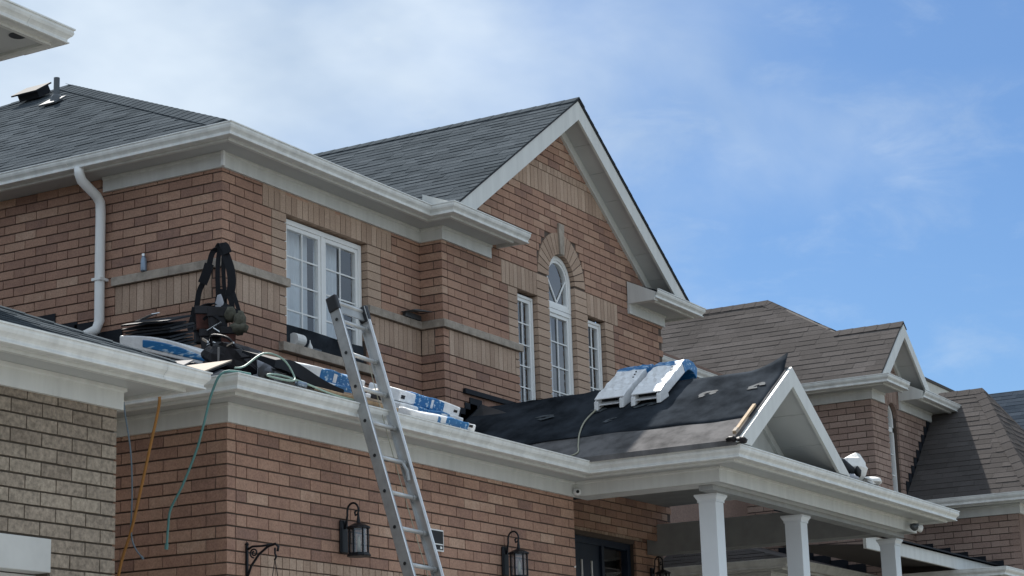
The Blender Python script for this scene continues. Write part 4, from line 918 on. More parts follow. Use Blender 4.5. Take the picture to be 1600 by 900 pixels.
# ------------------------------------------------------------------ two houses further along the street
F1 = thing('far_house', 'far pale-sided gable peeking over the brown roofs', 'house')
MB().box(31.6, 11.0, -1, 35.6, 17, 6.60).build('wall', 'siding_pale', F1)
MB().prism([(31.58, 10.98, 6.60), (35.64, 10.98, 6.60), (35.64, 10.98, 6.65), (31.58, 10.98, 6.65)], (0, 6.05, 0)).build('roof_edge', 'roof_felt_brown', F1)
MB().prism([(31.7, 11.1, 6.652), (35.5, 11.1, 6.652), (33.6, 14.0, 6.85)], (0, 0, .01)).build('roof', 'roof_felt_brown', F1)
F2 = thing('slate_roofed_house', 'farthest house with dark blue-grey shingle roof at the right edge', 'house')
m = MB(); m.prism([(43.6, 9.0, 6.9), (43.6, 20, 6.9), (46.0, 20, 8.45), (46.0, 9.0, 8.45)], (0, 0, -.06)); f2r = m.build('roof', 'roof_felt', F2)
shingles(F2, f2r, (43.6, 9.0, 6.9), (0, 1, 0), (2.4, 0, 1.55), [(0, 0), (6, 0), (6, 2.85), (0, 2.85)], 'shingle_dark', seed=41, w=(.3, .6), expo=.2)
MB().prism([(46.0, 9.0, 8.45), (48.4, 9.0, 6.9), (48.4, 20, 6.9), (46.0, 20, 8.45)], (0, 0, -.06)).build('roof', 'roof_felt', F2)
MB().box(44.0, 9.3, -1, 48, 19, 6.9).build('wall', 'siding_pale', F2)
MB().prism([(44.0, 9.3, 6.9), (48.0, 9.3, 6.9), (46, 9.3, 8.3)], (0, .1, 0)).build('gable', 'siding_pale', F2)
# ------------------------------------------------------------------ ladder
def ladder():
    T = thing('extension_ladder', 'aluminium extension ladder leaning on the garage gutter', 'ladder')
    K = .972
    L0 = V((13.15, 8.986, 3.373))*K; d = V((-.059, -.322, -.945)).normalized(); r = V((.998, -.052, -.045)); r = (r-d*r.dot(d)).normalized(); sp = .3048*K; w_ = .40*K
    n = d.cross(r)
    if n.y > 0: n = -n                 # towards the street
    kt, kb = -1.66, 14.4
    def P(k, s, h=0): return L0+d*(sp*k)+r*(w_*s)+n*h
    for s, sg in ((0, -1), (1, 1)):
        a, b = P(kt, s), P(kb, s)
        ax = d*(b-a).length; c = (a+b)/2
        rl_ = MB(); rl_.obox(c+r*sg*.010, ax, r*.004, n*.082)
        for h in (-.041, .041): rl_.obox(c+n*h-r*sg*.006, ax, r*.034, n*.005)
        rail = rl_.build('rail', 'alu_dark' if s == 0 else 'aluminium', T)  # darker metal on the left rail stands for its shaded outer face
        for h in (-.041, .041): MB().obox(c+n*(h*1.07)+r*sg*.004, ax, r*.016, n*.004).build('rail_highlight', 'metal_bright', rail)  # bright strips paint highlights along the rail edges
        for k in range(-1, 14):
            q = P(k, s)+r*sg*.013; MB().tube([q-r*.002, q+r*.004*sg], .014, 10).build('rung_socket', 'black_plastic', rail)
        MB().obox(P(kt+.18, s)+r*sg*.002, d*.13, r*.045, n*.098).build('end_cap', 'black_plastic', rail, bevel=.01)
        MB().obox(P(kb, s), d*.08, r*.06, n*.10).build('foot', 'black_plastic', rail, bevel=.01)
    for k in range(-1, 14):
        g = MB().tube([P(k, .0)+r*.012, P(k, 1)-r*.012], .0165, 10).build('rung', 'aluminium', T, smooth=True)
        MB().tube([P(k, 1)-r*.055, P(k, 1)-r*.012], .023, 10).build('rung_collar', 'alu_dark', g)
    MB().obox(P(kt+.2, .5), d*.11, r*(w_-.03), n*.012).build('top_bracket', 'alu_dark', T)
    MB().tube([P(kt+.1, 0), P(kt+.1, 1)], .02, 8).build('top_bar', 'aluminium', T)
    MB().tube([P(.1, .80, -.03), P(2.4, .83, -.05), P(4.4, .70, -.02), P(8, .74, -.02), P(13, .72, -.02)], .004, 6).build('rope', 'rope_beige', T)
    q = P(3.0, 1)-r*.05; MB().tube([q, q+d*.08+n*.02, q+d*.16+n*.01], .016, 8).build('rung_lock', 'alu_dark', T)
    return at_base(T, *P(kb, .5))
ladder()
# ------------------------------------------------------------------ wall lanterns
def lantern(label, x, yw, zc):
    T = thing('wall_lantern', label, 'lantern', 'black lanterns on the brick walls')
    MB().box(x-.05, yw-.028, zc-.13, x+.05, yw-.002, zc+.13).build('back_plate', 'iron_black', T, bevel=.012)
    yc = yw-.155
    pts = [V((x, yw-.03, zc+.03))]+[V((x, yw-.06-.0475+.055*math.cos(a), zc+.19+.075*math.sin(a))) for a in [R(t) for t in range(0, 200, 20)]]
    pts = [V((x, yw-.03, zc+.06)), V((x, yw-.052, zc+.16))]+[V((x, yw-.105+.053*math.cos(R(t)), zc+.195+.062*math.sin(R(t)))) for t in range(0, 181, 20)]+[V((x, yw-.150, zc+.165)), V((x, yw-.128, zc+.158)), V((x, yw-.122, zc+.182)), V((x, yw-.140, zc+.198))]
    MB().tube(pts, .0085, 8).build('scroll_arm', 'iron_black', T, smooth=True)
    MB().tube([(x, yc, zc+.18), (x, yc, zc+.10)], [.006, .016], 8).build('finial', 'iron_black', T)
    MB().lathe((x, yc, 0), [(.092, zc+.052), (.092, zc+.066), (.055, zc+.085), (.018, zc+.10)], 12).build('cap', 'iron_black', T)
    MB().lathe((x, yc, 0), [(.090, zc-.165), (.095, zc-.155), (.080, zc-.135)], 12).build('base', 'iron_black', T)
    MB().lathe((x, yc, 0), [(.070, zc-.135), (.070, zc+.052)], 6).build('glass', 'lantern_glass', T)
    for j in range(6):
        a = 2*math.pi*j/6; q = V((x+.073*math.cos(a), yc+.073*math.sin(a), zc)); MB().obox(q-V((0, 0, .042)), V((.011, 0, 0)), V((0, .011, 0)), V((0, 0, .187))).build('bar', 'iron_black', T)
    MB().lathe((x, yc, 0), [(.014, zc-.13), (.016, zc-.05), (.012, zc-.02), (.002, zc+.005)], 8).build('bulb', 'frosted_candle', T, smooth=True)
    return at_base(T, x, yw, zc-.165)
lantern('black lantern left of the ladder, above the garage door', 13.10, Yg, 1.905)
lantern('black lantern on the garage wall right of the ladder and sign', 15.60, Yg, 1.905)
lantern('black lantern in the porch shade beside the front door', 22.12, dY, 2.33)
# ------------------------------------------------------------------ hanging-basket bracket
def bracket():
    T = thing('plant_bracket', 'black scrolled iron bracket with a hook at the garage corner', 'bracket')
    x, y = 11.87, Yg
    MB().box(x-.010, y-.020, 1.42, x+.010, y-.003, 1.735).build('post', 'iron_black', T, bevel=.003)
    MB().lathe((x, y-.012, 1.735), [(.010, 0), (.016, .012), (.004, .026)], 8).build('finial', 'iron_black', T)
    MB().tube([(x, y-.015, 1.705), (x, y-.06, 1.725), (x, y-.15, 1.722), (x, y-.235, 1.728)], .0085, 6).build('top_rail', 'iron_black', T, smooth=True)
    MB().tube([(x, y-.012, 1.50), (x, y-.05, 1.585), (x, y-.12, 1.665), (x, y-.20, 1.715), (x, y-.265, 1.728), (x, y-.293, 1.705), (x, y-.285, 1.672)], .010, 6).build('brace', 'iron_black', T, smooth=True)
    MB().tube([(x, y-.095+.04*(1-t/900)*math.cos(R(t)), 1.678+.036*(1-t/900)*math.sin(R(t))) for t in range(-90, 480, 30)] and [V((x, y-.075+.038*(1-(t+90)/760)*math.cos(R(t)), 1.678+.036*(1-(t+90)/760)*math.sin(R(t)))) for t in range(-90, 480, 30)], .006, 6).build('scroll', 'iron_black', T, smooth=True)
    MB().tube([(x, y-.262, 1.70), (x, y-.262, 1.66), (x, y-.275, 1.635), (x, y-.258, 1.61)], .008, 6).build('hook', 'iron_black', T, smooth=True)
    MB().tube([(x, y-.262, 1.62), (x, y-.24, 1.50), (x, y-.225, 1.40)], .003, 5).tube([(x, y-.262, 1.62), (x, y-.285, 1.50), (x, y-.30, 1.40)], .003, 5).build('wire', 'iron_black', T)
    at_base(T, x, y, 1.42)
bracket()
# ------------------------------------------------------------------ sign behind the ladder
T = thing('wall_sign', 'black sign with white border partly hidden by the ladder', 'sign')
MB().box(14.285, Yg-.022, 1.905, 14.565, Yg-.003, 2.085).build('plate', 'vinyl_white', T)
MB().box(14.298, Yg-.026, 1.917, 14.552, Yg-.0225, 2.073).build('panel', 'sign_black', T)
MB().box(14.31, Yg-.029, 1.957, 14.54, Yg-.0265, 1.966).build('line', 'vinyl_white', T)
MB().box(14.30, Yg-.029, 1.93, 14.36, Yg-.0265, 2.03).build('emblem', 'vinyl_white', T)
MB().box(14.50, Yg-.029, 1.925, 14.53, Yg-.0265, 1.945).build('emblem', 'vinyl_white', T)
at_base(T, 14.42, Yg, 1.905)
# ------------------------------------------------------------------ cameras on the eaves
T = thing('security_camera', 'small white dome camera in the corner of porch beam and garage wall', 'camera')
MB().lathe((16.90, 8.95, 2.62), [(.02, .0), (.036, .015), (.038, .035), (.03, .06)], 12).build('housing', 'vinyl_white', T, smooth=True)
MB().blob((16.868, 8.925, 2.650), .016, .016, .016, 0).build('lens', 'sign_black', T, smooth=True)
at_base(T, 16.9, 8.95, 2.62)
T = thing('flood_light', 'grey twin flood light under the far end of the porch gutter', 'light')
MB().lathe((22.06, 7.42, 2.665), [(.05, 0), (.05, .025)], 10).build('base', 'metal_grey', T)
MB().tube([(22.00, 7.43, 2.66), (21.94, 7.38, 2.64)], [.03, .045], 10).build('lamp_head', 'metal_grey', T, smooth=True)
MB().tube([(22.10, 7.43, 2.66), (22.16, 7.38, 2.64)], [.03, .045], 10).build('lamp_head', 'vinyl_white', T, smooth=True)
at_base(T, 22.06, 7.42, 2.66)
T = thing('door_chime', 'small white rounded box on the garage corner beside the blue door', 'chime')
MB().box(16.96, 9.06, 1.955, 17.04, 9.18, 1.99).build('case', 'vinyl_white', T, bevel=.012); MB().box(17.0405, 9.09, 1.965, 17.044, 9.15, 1.98).build('face', 'metal_grey', T); at_base(T, 17, 9.1, 1.955)
# ------------------------------------------------------------------ shingle bundles on the garage roof
BL_, BW_, BT_ = .98, .33, .082
def soft_block(L, W, H, seed, nx=16, ny=5, bulge=.006):
    """pack of shingles in film: slightly pillowy box"""
    rnd = random.Random(seed); bm = bmesh.new(); bmesh.ops.create_cube(bm, size=1)
    bmesh.ops.subdivide_edges(bm, edges=[e for e in bm.edges if abs((e.verts[0].co-e.verts[1].co).x) > .5], cuts=nx)
    bmesh.ops.subdivide_edges(bm, edges=[e for e in bm.edges if abs((e.verts[0].co-e.verts[1].co).y) > .5], cuts=ny)
    for v in bm.verts:
        x, y, z = v.co; z += .5
        x_, y_, z_ = x*L, y*W, z*H
        if z > .5: z_ += bulge*math.sin(x*9+seed)+bulge*.7*math.sin(y*8+x*5+seed*2)
        if abs(y) > .49: y_ += bulge*.6*math.sin(x*14+seed*3)
        v.co = (x_, y_, z_)
    m = MB(); idx = {v: i for i, v in enumerate(bm.verts)}; m.add([v.co.copy() for v in bm.verts], [tuple(idx[v] for v in f.verts) for f in bm.faces]); bm.free()
    return m
def bundle(label, x, y, z, rz=0, tilt=.317, b0=-.18, b1=.30, seed=1, dark_end=False, BW_=.33, BT_=.092):
    T = thing('shingle_bundle', label, 'bundle', 'wrapped shingle bundles on the roof')
    soft_block(BL_, BW_, BT_, seed).build('wrapper', 'wrap_white', T, bevel=.012)
    bw = b1-b0; m = soft_block(bw, BW_+.008, BT_+.005, seed+.3); m.v = [(p[0]+(b0+b1)/2, p[1], p[2]-.001) for p in m.v]
    m.build('printed_band', 'wrap_blue', T, bevel=.008)
    for dx in (.39, .42): MB().box(dx-.012, -BW_/2-.0085, .030, dx+.012, -BW_/2-.0045, .052).build('print_mark', 'sign_black', T)
    if dark_end: MB().obox((-.44, -BW_/2-.004, .04), (.05, 0, 0), (0, .012, 0), (0, 0, .03)).build('tear', 'sign_black', T)
    T.location = (x, y, z); T.rotation_euler = (math.atan(tilt), 0, rz)
    return T
def zroof(y): return g0.z+gF*(y-g0.y)
yb1 = 9.14
bundle('lower of the two blue and white bundles left of the ladder', 12.96, yb1, zroof(yb1)+.008, .0, b0=-.16, b1=.40, seed=2)
bundle('upper of the two blue and white bundles left of the ladder', 12.93, yb1+.03, zroof(yb1+.03)+.110, .015, b0=-.14, b1=.38, seed=3)
bundle('middle bundle of the pile right of the ladder, blue panel centred', 14.40, yb1+.01, zroof(yb1+.01)+.008, -.01, b0=-.24, b1=.26, seed=5)
bundle('top bundle of the pile right of the ladder, torn white end', 14.42, yb1+.04, zroof(yb1+.04)+.110, .01, b0=-.24, b1=.22, seed=6, dark_end=True)
bundle('lowest flat bundle right of the ladder, lying beside the gutter', 14.08, 8.745, zroof(8.745)+.004, -.012, b0=-.10, b1=.38, seed=8, BW_=.15, BT_=.06)
bundle('short white-ended bundle glimpsed between the ladder rails', 13.36, 9.34, zroof(9.34)+.012, .06, b0=-.3, b1=.1, seed=9)
# blue and white bundle slumped at the hip of the garage roof
T = thing('shingle_bundle', 'slumped blue and white bundle behind the neighbouring eave', 'bundle', 'wrapped shingle bundles on the roof')
def slump(w0, w1, lift, name, mat, y0, y1):
    m = MB(); n = 14; vs_ = []; x0 = 12.36
    for i in range(n+1):
        f = i/n; y = y0+(y1-y0)*f; F_ = (y-9.72)/(10.66-9.72); base = max(g0.z+gF*(y-g0.y), 0)+.01
        top = base+.085+.055*math.sin(math.pi*min(max(F_, 0), 1))+lift
        for xx, zz in ((x0+w0, base-lift), (x0+w1, base-lift), (x0+w1, top), (x0+w0, top)): vs_.append((xx, y, zz))
    Fc = [(i*4+j, i*4+(j+1) % 4, (i+1)*4+(j+1) % 4, (i+1)*4+j) for i in range(n) for j in range(4)]+[(3, 2, 1, 0), (n*4, n*4+1, n*4+2, n*4+3)]
    m.add(vs_, Fc); m.build(name, mat, T, bevel=.01)
slump(0, .33, 0, 'wrapper', 'wrap_white', 9.72, 10.66); slump(-.006, .20, -.030, 'printed_band', 'wrap_blue', 9.78, 10.42)
at_base(T, 12.4, 10.1, 3.35)
# pack of loose black shingles fanned against the wall
T = thing('shingle_pack', 'fanned stack of loose black shingles by the brick side wall', 'shingles')
rnd = random.Random(12)
for i in range(9):
    yc, zc, xc = 10.40+rnd.uniform(-.03, .03)+.008*i, 3.48+i*.030, 12.56+rnd.uniform(-.02, .02)
    MB().obox((xc, yc, zc+.012), (.30, 0, .10), (-.02, .46+rnd.uniform(-.06, .04), .03+rnd.uniform(-.015, .015)), (-.006, 0, .013)).build('shingle_sheet', 'flashing_black' if i % 3 else 'roof_felt', T)
MB().obox((12.44, 10.44, 3.745), (.10, 0, .03), (0, .17, -.035), (0, 0, .006)).build('shiny_strip', 'metal_bright', T)
at_base(T, 12.56, 10.4, 3.46)
# boards
T = thing('cut_board', 'dark grey shingle sheet lying at the garage roof hip', 'board')
MB().obox((11.68, 9.66, 3.10), (.34, .03, .162), (-.03, .34, .02), (0, 0, .010)).build('sheet', 'board_grey', T); MB().obox((11.69, 9.64, 3.085), (.33, .03, .157), (-.03, .32, .02), (0, 0, .010)).build('under_sheet', 'flashing_black', T); at_base(T, 11.68, 9.66, 3.08)
T = thing('tan_board', 'flat tan board overhanging the corner of the garage gutter', 'board')
MB().obox((11.43, 9.17, 2.985), (.40, .0, .165), (.03, .44, .02), (0, 0, .010)).build('sheet', 'cardboard', T); MB().obox((11.435, 9.17, 2.972), (.39, .0, .160), (.03, .43, .02), (0, 0, .012)).build('under_sheet', 'roof_felt', T); at_base(T, 11.43, 9.17, 2.96)
# ------------------------------------------------------------------ harness hung on the house corner
def hp(px, py, x=13.80): 
    """position on the plane x = 13.80 just off the wall corner, from two in-plane measures"""
    y = 10.759-(px-345)*.0070; z = 4.662-(py-387)*.00575-(px-345)*.00096; k = x/13.80
    return V((x, y*k, z*k))
T = thing('safety_harness', 'black safety harness and tool belt hanging from the belt course corner', 'harness')
side = V((-.6, .8, 0)).cross(V((0, 0, 1))); side = V((.55, -.83, 0))
def smooth(pts, n=5):
    out = []; P_ = [pts[0]]+pts+[pts[-1]]
    for i in range(1, len(P_)-2):
        for j in range(n):
            t = j/n; a, b, c, d = P_[i-1], P_[i], P_[i+1], P_[i+2]
            out.append(.5*((2*b)+(c-a)*t+(2*a-5*b+4*c-d)*t*t+(3*b-a-3*c+d)*t**3))
    return out+[pts[-1]]
def strap(q, w_, name='strap', x=13.80, mat='webbing_black'):
    p = smooth([hp(a, b, x) for a, b in q]); MB().ribbon(p, w_, .010, V((0, -1, 0)) if False else V((.3, -.95, .1))).build(name, mat, T)
strap([(347, 386), (333, 393), (327, 412), (323, 428), (318, 440), (311, 456), (308, 475), (304, 500), (299, 516)], .048, x=13.82)
strap([(327, 412), (322, 428), (316, 443)], .085, 'shoulder_pad', x=13.79)
strap([(344, 386), (341, 405), (340, 430), (341, 470), (338, 500)], .040, x=13.80)
strap([(350, 388), (349, 410), (350, 440), (352, 475), (350, 500)], .034, x=13.81)
strap([(347, 385), (354, 402), (361, 425), (362, 448), (357, 468)], .075, 'shoulder_pad', x=13.77)
strap([(358, 462), (363, 478), (360, 495)], .045, x=13.77)
strap([(358, 440), (366, 462), (371, 478), (376, 496)], .034, x=13.78)
strap([(341, 389), (346, 383), (352, 386), (356, 396)], .075, 'top_loop', x=13.76)
strap([(346, 452), (344, 468), (342, 484)], .085, 'chest_pad', x=13.78)
strap([(306, 488), (322, 478), (340, 474), (358, 482), (374, 492)], .05, 'waist_belt', x=13.70)
strap([(322, 540), (316, 552), (322, 566)], .03, 'leg_strap', x=13.66)
strap([(352, 540), (360, 552), (352, 566)], .03, 'leg_strap', x=13.66)
strap([(318, 500), (330, 492), (344, 500), (352, 515), (344, 532)], .026, 'loop', x=13.60)
def pouch(c, w_, h, d, mt, tw=.0, x=13.70):
    p = hp(*c, x); e = V((.62, -.78, 0)); f = V((-.78, -.62, 0)); u = V((tw, tw*.5, 1)).normalized()
    q = []
    for k, sc_ in ((-1, .82), (1, 1.0)):
        for a, b in ((-1, -1), (1, -1), (1, 1), (-1, 1)): q.append(p+e*(a*w_/2*sc_)+f*(-b*d/2*(1.15 if k < 0 else .8))+u*(k*h/2))
    o = MB().hexa(q).build('pouch', mt, T, bevel=.018)
    MB().obox(p+u*(h*.36)+f*(d*.47), e*(w_*1.04), f*.02, u*(h*.34)).build('pouch_flap', 'leather_dark', o, bevel=.006)
pouch((322, 500), .19, .22, .11, 'cloth_red', .12); pouch((341, 506), .18, .25, .12, 'leather_dark', -.08, 13.67); pouch((334, 535), .24, .20, .13, 'leather_dark', .05); pouch((357, 530), .14, .18, .10, 'cloth_red', -.15, 13.66); pouch((312, 524), .11, .17, .08, 'leather_dark', .2); pouch((346, 553), .20, .14, .12, 'leather_dark', .0, 13.72)
for c, a, sd in (((375, 502), (.05, .055, .085), 4), ((372, 514), (.07, .10, .055), 5), ((360, 492), (.05, .06, .07), 9)):
    MB().blob(hp(*c, 13.68), *a, jit=.18, seed=sd).build('work_glove', 'glove_olive', T, smooth=True)
MB().blob(hp(343, 478, 13.70), .02, .045, .10, jit=.1, seed=11).build('cloth_tab', 'paper_grey', T, smooth=True)
for q in (((324, 517), (346, 504)), ((334, 513), (345, 520)), ((324, 540), (334, 535), (350, 541))):
    MB().tube([hp(a, b, 13.58) for a, b in q], .007, 6).build('hook', 'metal_bright', T)
strap([(303, 480), (299, 500), (296, 515), (310, 520), (330, 550)], .035, 'lanyard', x=13.66)
at_base(T, 13.80, 10.76, 3.66)
# ------------------------------------------------------------------ dark holdall on the roof
T = thing('tool_bag', 'dark leather tool bag slumped on the garage roof below the harness', 'bag')
def bag():
    m = MB(); rings = []; n = 18
    secs = [(9.96, .02, .03), (9.90, .10, .075), (9.78, .17, .16), (9.66, .20, .225), (9.55, .21, .245), (9.44, .20, .225), (9.36, .15, .16), (9.31, .05, .06)]
    vs_ = []
    rnd = random.Random(2)
    for (y, hw, h) in secs:
        zb = zroof(y)+.01
        for j in range(n):
            a = 2*math.pi*j/n; r_ = 1+rnd.uniform(-.13, .13); ca, sa = math.cos(a), math.sin(a); ca = math.copysign(abs(ca)**.6, ca); sa = math.copysign(abs(sa)**.6, sa)
            vs_.append((12.50+hw*ca*r_, y+rnd.uniform(-.02, .02), zb+h*.5*(1+max(sa*r_, -1))))
    F = [(i*n+j, i*n+(j+1) % n, (i+1)*n+(j+1) % n, (i+1)*n+j) for i in range(len(secs)-1) for j in range(n)]+[tuple(range(n-1, -1, -1)), tuple(range((len(secs)-1)*n, len(secs)*n))]
    m.add(vs_, F).build('body', 'leather_dark', T, smooth=False, bevel=.006)
bag()
MB().tube(smooth([V((12.33, 9.70, zroof(9.7)+.18)), V((12.28, 9.66, zroof(9.66)+.26)), V((12.30, 9.52, zroof(9.52)+.27)), V((12.34, 9.46, zroof(9.46)+.20))]), .011, 7).build('handle', 'leather_dark', T, smooth=True)
MB().obox((12.30, 9.74, zroof(9.74)+.21), (.02, 0, 0), (0, .05, .03), (0, 0, .02)).build('buckle', 'metal_bright', T); MB().obox((12.31, 9.50, zroof(9.50)+.225), (.02, 0, 0), (0, .06, -.02), (0, 0, .014)).build('buckle', 'metal_bright', T)
MB().obox((12.29, 9.60, zroof(9.6)+.10), (.012, 0, 0), (0, .014, 0), (0, 0, .16)).build('side_strap', 'board_grey', T)
MB().tube([V((12.32, 9.40, zroof(9.4)+.14)), V((12.30, 9.31, zroof(9.31)+.16)), V((12.30, 9.27, zroof(9.27)+.20))], .012, 6).build('grip', 'leather_dark', T)
at_base(T, 12.5, 9.62, zroof(9.62))
# bottle on the belt course
T = thing('drink_bottle', 'small blue-grey bottle standing on the stone belt course', 'bottle')
MB().lathe((13.931, 11.742, ZBELT), [(.027, 0), (.028, .01), (.028, .105), (.018, .13), (.016, .14)], 14).build('body', 'bottle_metal', T, smooth=True)
MB().lathe((13.931, 11.742, ZBELT+.14), [(.018, 0), (.018, .022), (.010, .028)], 12).build('cap', 'metal_bright', T); at_base(T, 13.931, 11.742, ZBELT)
# ------------------------------------------------------------------ black offcut draped along the gutter, papers, plank
T = thing('underlay_offcut', 'black rubber offcut drooping along the gutter left of the bundles', 'offcut')
m = MB(); vs_ = []; n = 12
for i in range(n+1):
    f = i/n; x = 11.93+.90*f; y = 8.80+.06*math.sin(f*3); z = zroof(y)+.03+.085*(1-f)**1.2+.02*math.sin(f*6); h = .055+.05*math.sin(math.pi*f); 
    vs_ += [(x, y, z), (x, y+.30, z+.15), (x, y+.30, z+.15+.02), (x, y-.01, z+h)]
Fc = [(i*4+j, i*4+(j+1) % 4, (i+1)*4+(j+1) % 4, (i+1)*4+j) for i in range(n) for j in range(4)]+[(3, 2, 1, 0), (n*4, n*4+1, n*4+2, n*4+3)]
m.add(vs_, Fc).build('sheet', 'flashing_black', T)
MB().prism([(12.20, 8.90, zroof(8.9)+.16), (12.82, 8.90, zroof(8.9)+.075), (12.86, 9.12, zroof(9.12)+.075), (12.24, 9.12, zroof(9.12)+.17)], (0, 0, .008)).build('grey_strip', 'board_grey', T)
at_base(T, 12.4, 8.8, zroof(8.8))
T = thing('paper_wrap', 'crumpled grey paper propped on the roof below the window', 'paper')
m = MB(); rnd = random.Random(5); vs_ = [(12.28+.36*i/5, 9.22+rnd.uniform(-.02, .02), zroof(9.22)+.03+.17*j/3-.02*i/5+rnd.uniform(-.01, .01)) for j in range(4) for i in range(6)]
m.add(vs_, [(j*6+i, j*6+i+1, (j+1)*6+i+1, (j+1)*6+i) for j in range(3) for i in range(5)]); o = m.build('sheet', 'paper_grey', T); s_ = o.modifiers.new('thick', 'SOLIDIFY'); s_.thickness = .006
MB().obox((12.40, 9.25, zroof(9.25)+.02), (.2, 0, 0), (0, .05, 0), (0, 0, .03)).build('fold', 'paper_grey', T); at_base(T, 12.45, 9.22, zroof(9.22))
T = thing('wood_plank', 'pale raw wood plank lying on the gutter behind the ladder', 'plank')
MB().obox((12.92, 8.735, zroof(8.735)+.03), (1.05, .02, .0), (0, .09, .028), (0, -.008, .03)).build('board', 'wood_raw', T, bevel=.003); MB().obox((13.05, 8.75, zroof(8.75)+.058), (.5, .01, .006), (0, .07, .02), (0, 0, .018)).build('batten', 'cardboard', T); at_base(T, 13.1, 8.74, zroof(8.74))
T = thing('black_pouch', 'black nail pouch between the bundles behind the ladder', 'pouch')
MB().blob((13.62, 9.02, zroof(9.02)+.085), .085, .08, .085, jit=.1, seed=8).build('body', 'leather_dark', T, smooth=True); MB().tube([(13.56, 8.98, zroof(8.98)+.13), (13.62, 8.96, zroof(8.96)+.17), (13.68, 8.98, zroof(8.98)+.13)], .01, 6).build('handle', 'webbing_black', T); at_base(T, 13.62, 9.02, zroof(9.02))
# ------------------------------------------------------------------ window sill clutter
T = thing('sill_membrane', 'black membrane strip standing across the foot of the double window', 'membrane')
m = MB(); n = 12; vs_ = []
for i in range(n+1):
    f = i/n; x = 14.94+1.28*f; zt = 4.195+.006*math.sin(f*7); y = Yu+.018+.006*math.sin(f*9)
    vs_ += [(x, y, 4.005), (x, y, zt), (x, y+.012, zt), (x, y+.012, 4.005)]
m.add(vs_, [(i*4+j, i*4+(j+1) % 4, (i+1)*4+(j+1) % 4, (i+1)*4+j) for i in range(n) for j in range(4)]+[(3, 2, 1, 0), (n*4, n*4+1, n*4+2, n*4+3)]).build('strip', 'underlay_black', T); at_base(T, 15.58, Yu+.04, 4.005)
T = thing('tape_roll', 'white roll of tape on the stone window sill', 'roll')
MB().tube([(15.01, Yu-.01, 4.065), (15.15, Yu-.01, 4.065)], .058, 16).build('roll', 'bag_white', T, smooth=False); MB().tube([(15.150, Yu-.01, 4.065), (15.153, Yu-.01, 4.065)], .03, 12).build('core', 'cardboard', T); at_base(T, 15.08, Yu-.01, 4.005)
T = thing('glue_tube', 'small white cone-tipped tube beside the tape on the window sill', 'tube')
MB().lathe((15.26, Yu-.025, 4.003), [(.026, 0), (.026, .02), (.008, .06), (.003, .09)], 10).build('body', 'bag_white', T); MB().box(15.28, Yu-.045, 4.004, 15.42, Yu-.005, 4.02).build('blade', 'metal_grey', T); at_base(T, 15.26, Yu-.02, 4.003)
T = thing('flashing_offcut', 'bent grey flashing scrap on the belt course at the inside corner', 'offcut')
MB().prism([(16.86, Yu-.17, ZBELT+.035), (17.21, Yu-.17, ZBELT+.075), (17.21, Yu-.01, ZBELT+.125), (16.86, Yu-.01, ZBELT+.035)], (0, 0, .006)).build('plate', 'metal_grey', T); MB().box(16.9, Yu-.04, ZBELT, 17.2, Yu-.008, ZBELT+.05).build('upstand', 'metal_grey', T); at_base(T, 17.04, Yu-.08, ZBELT)
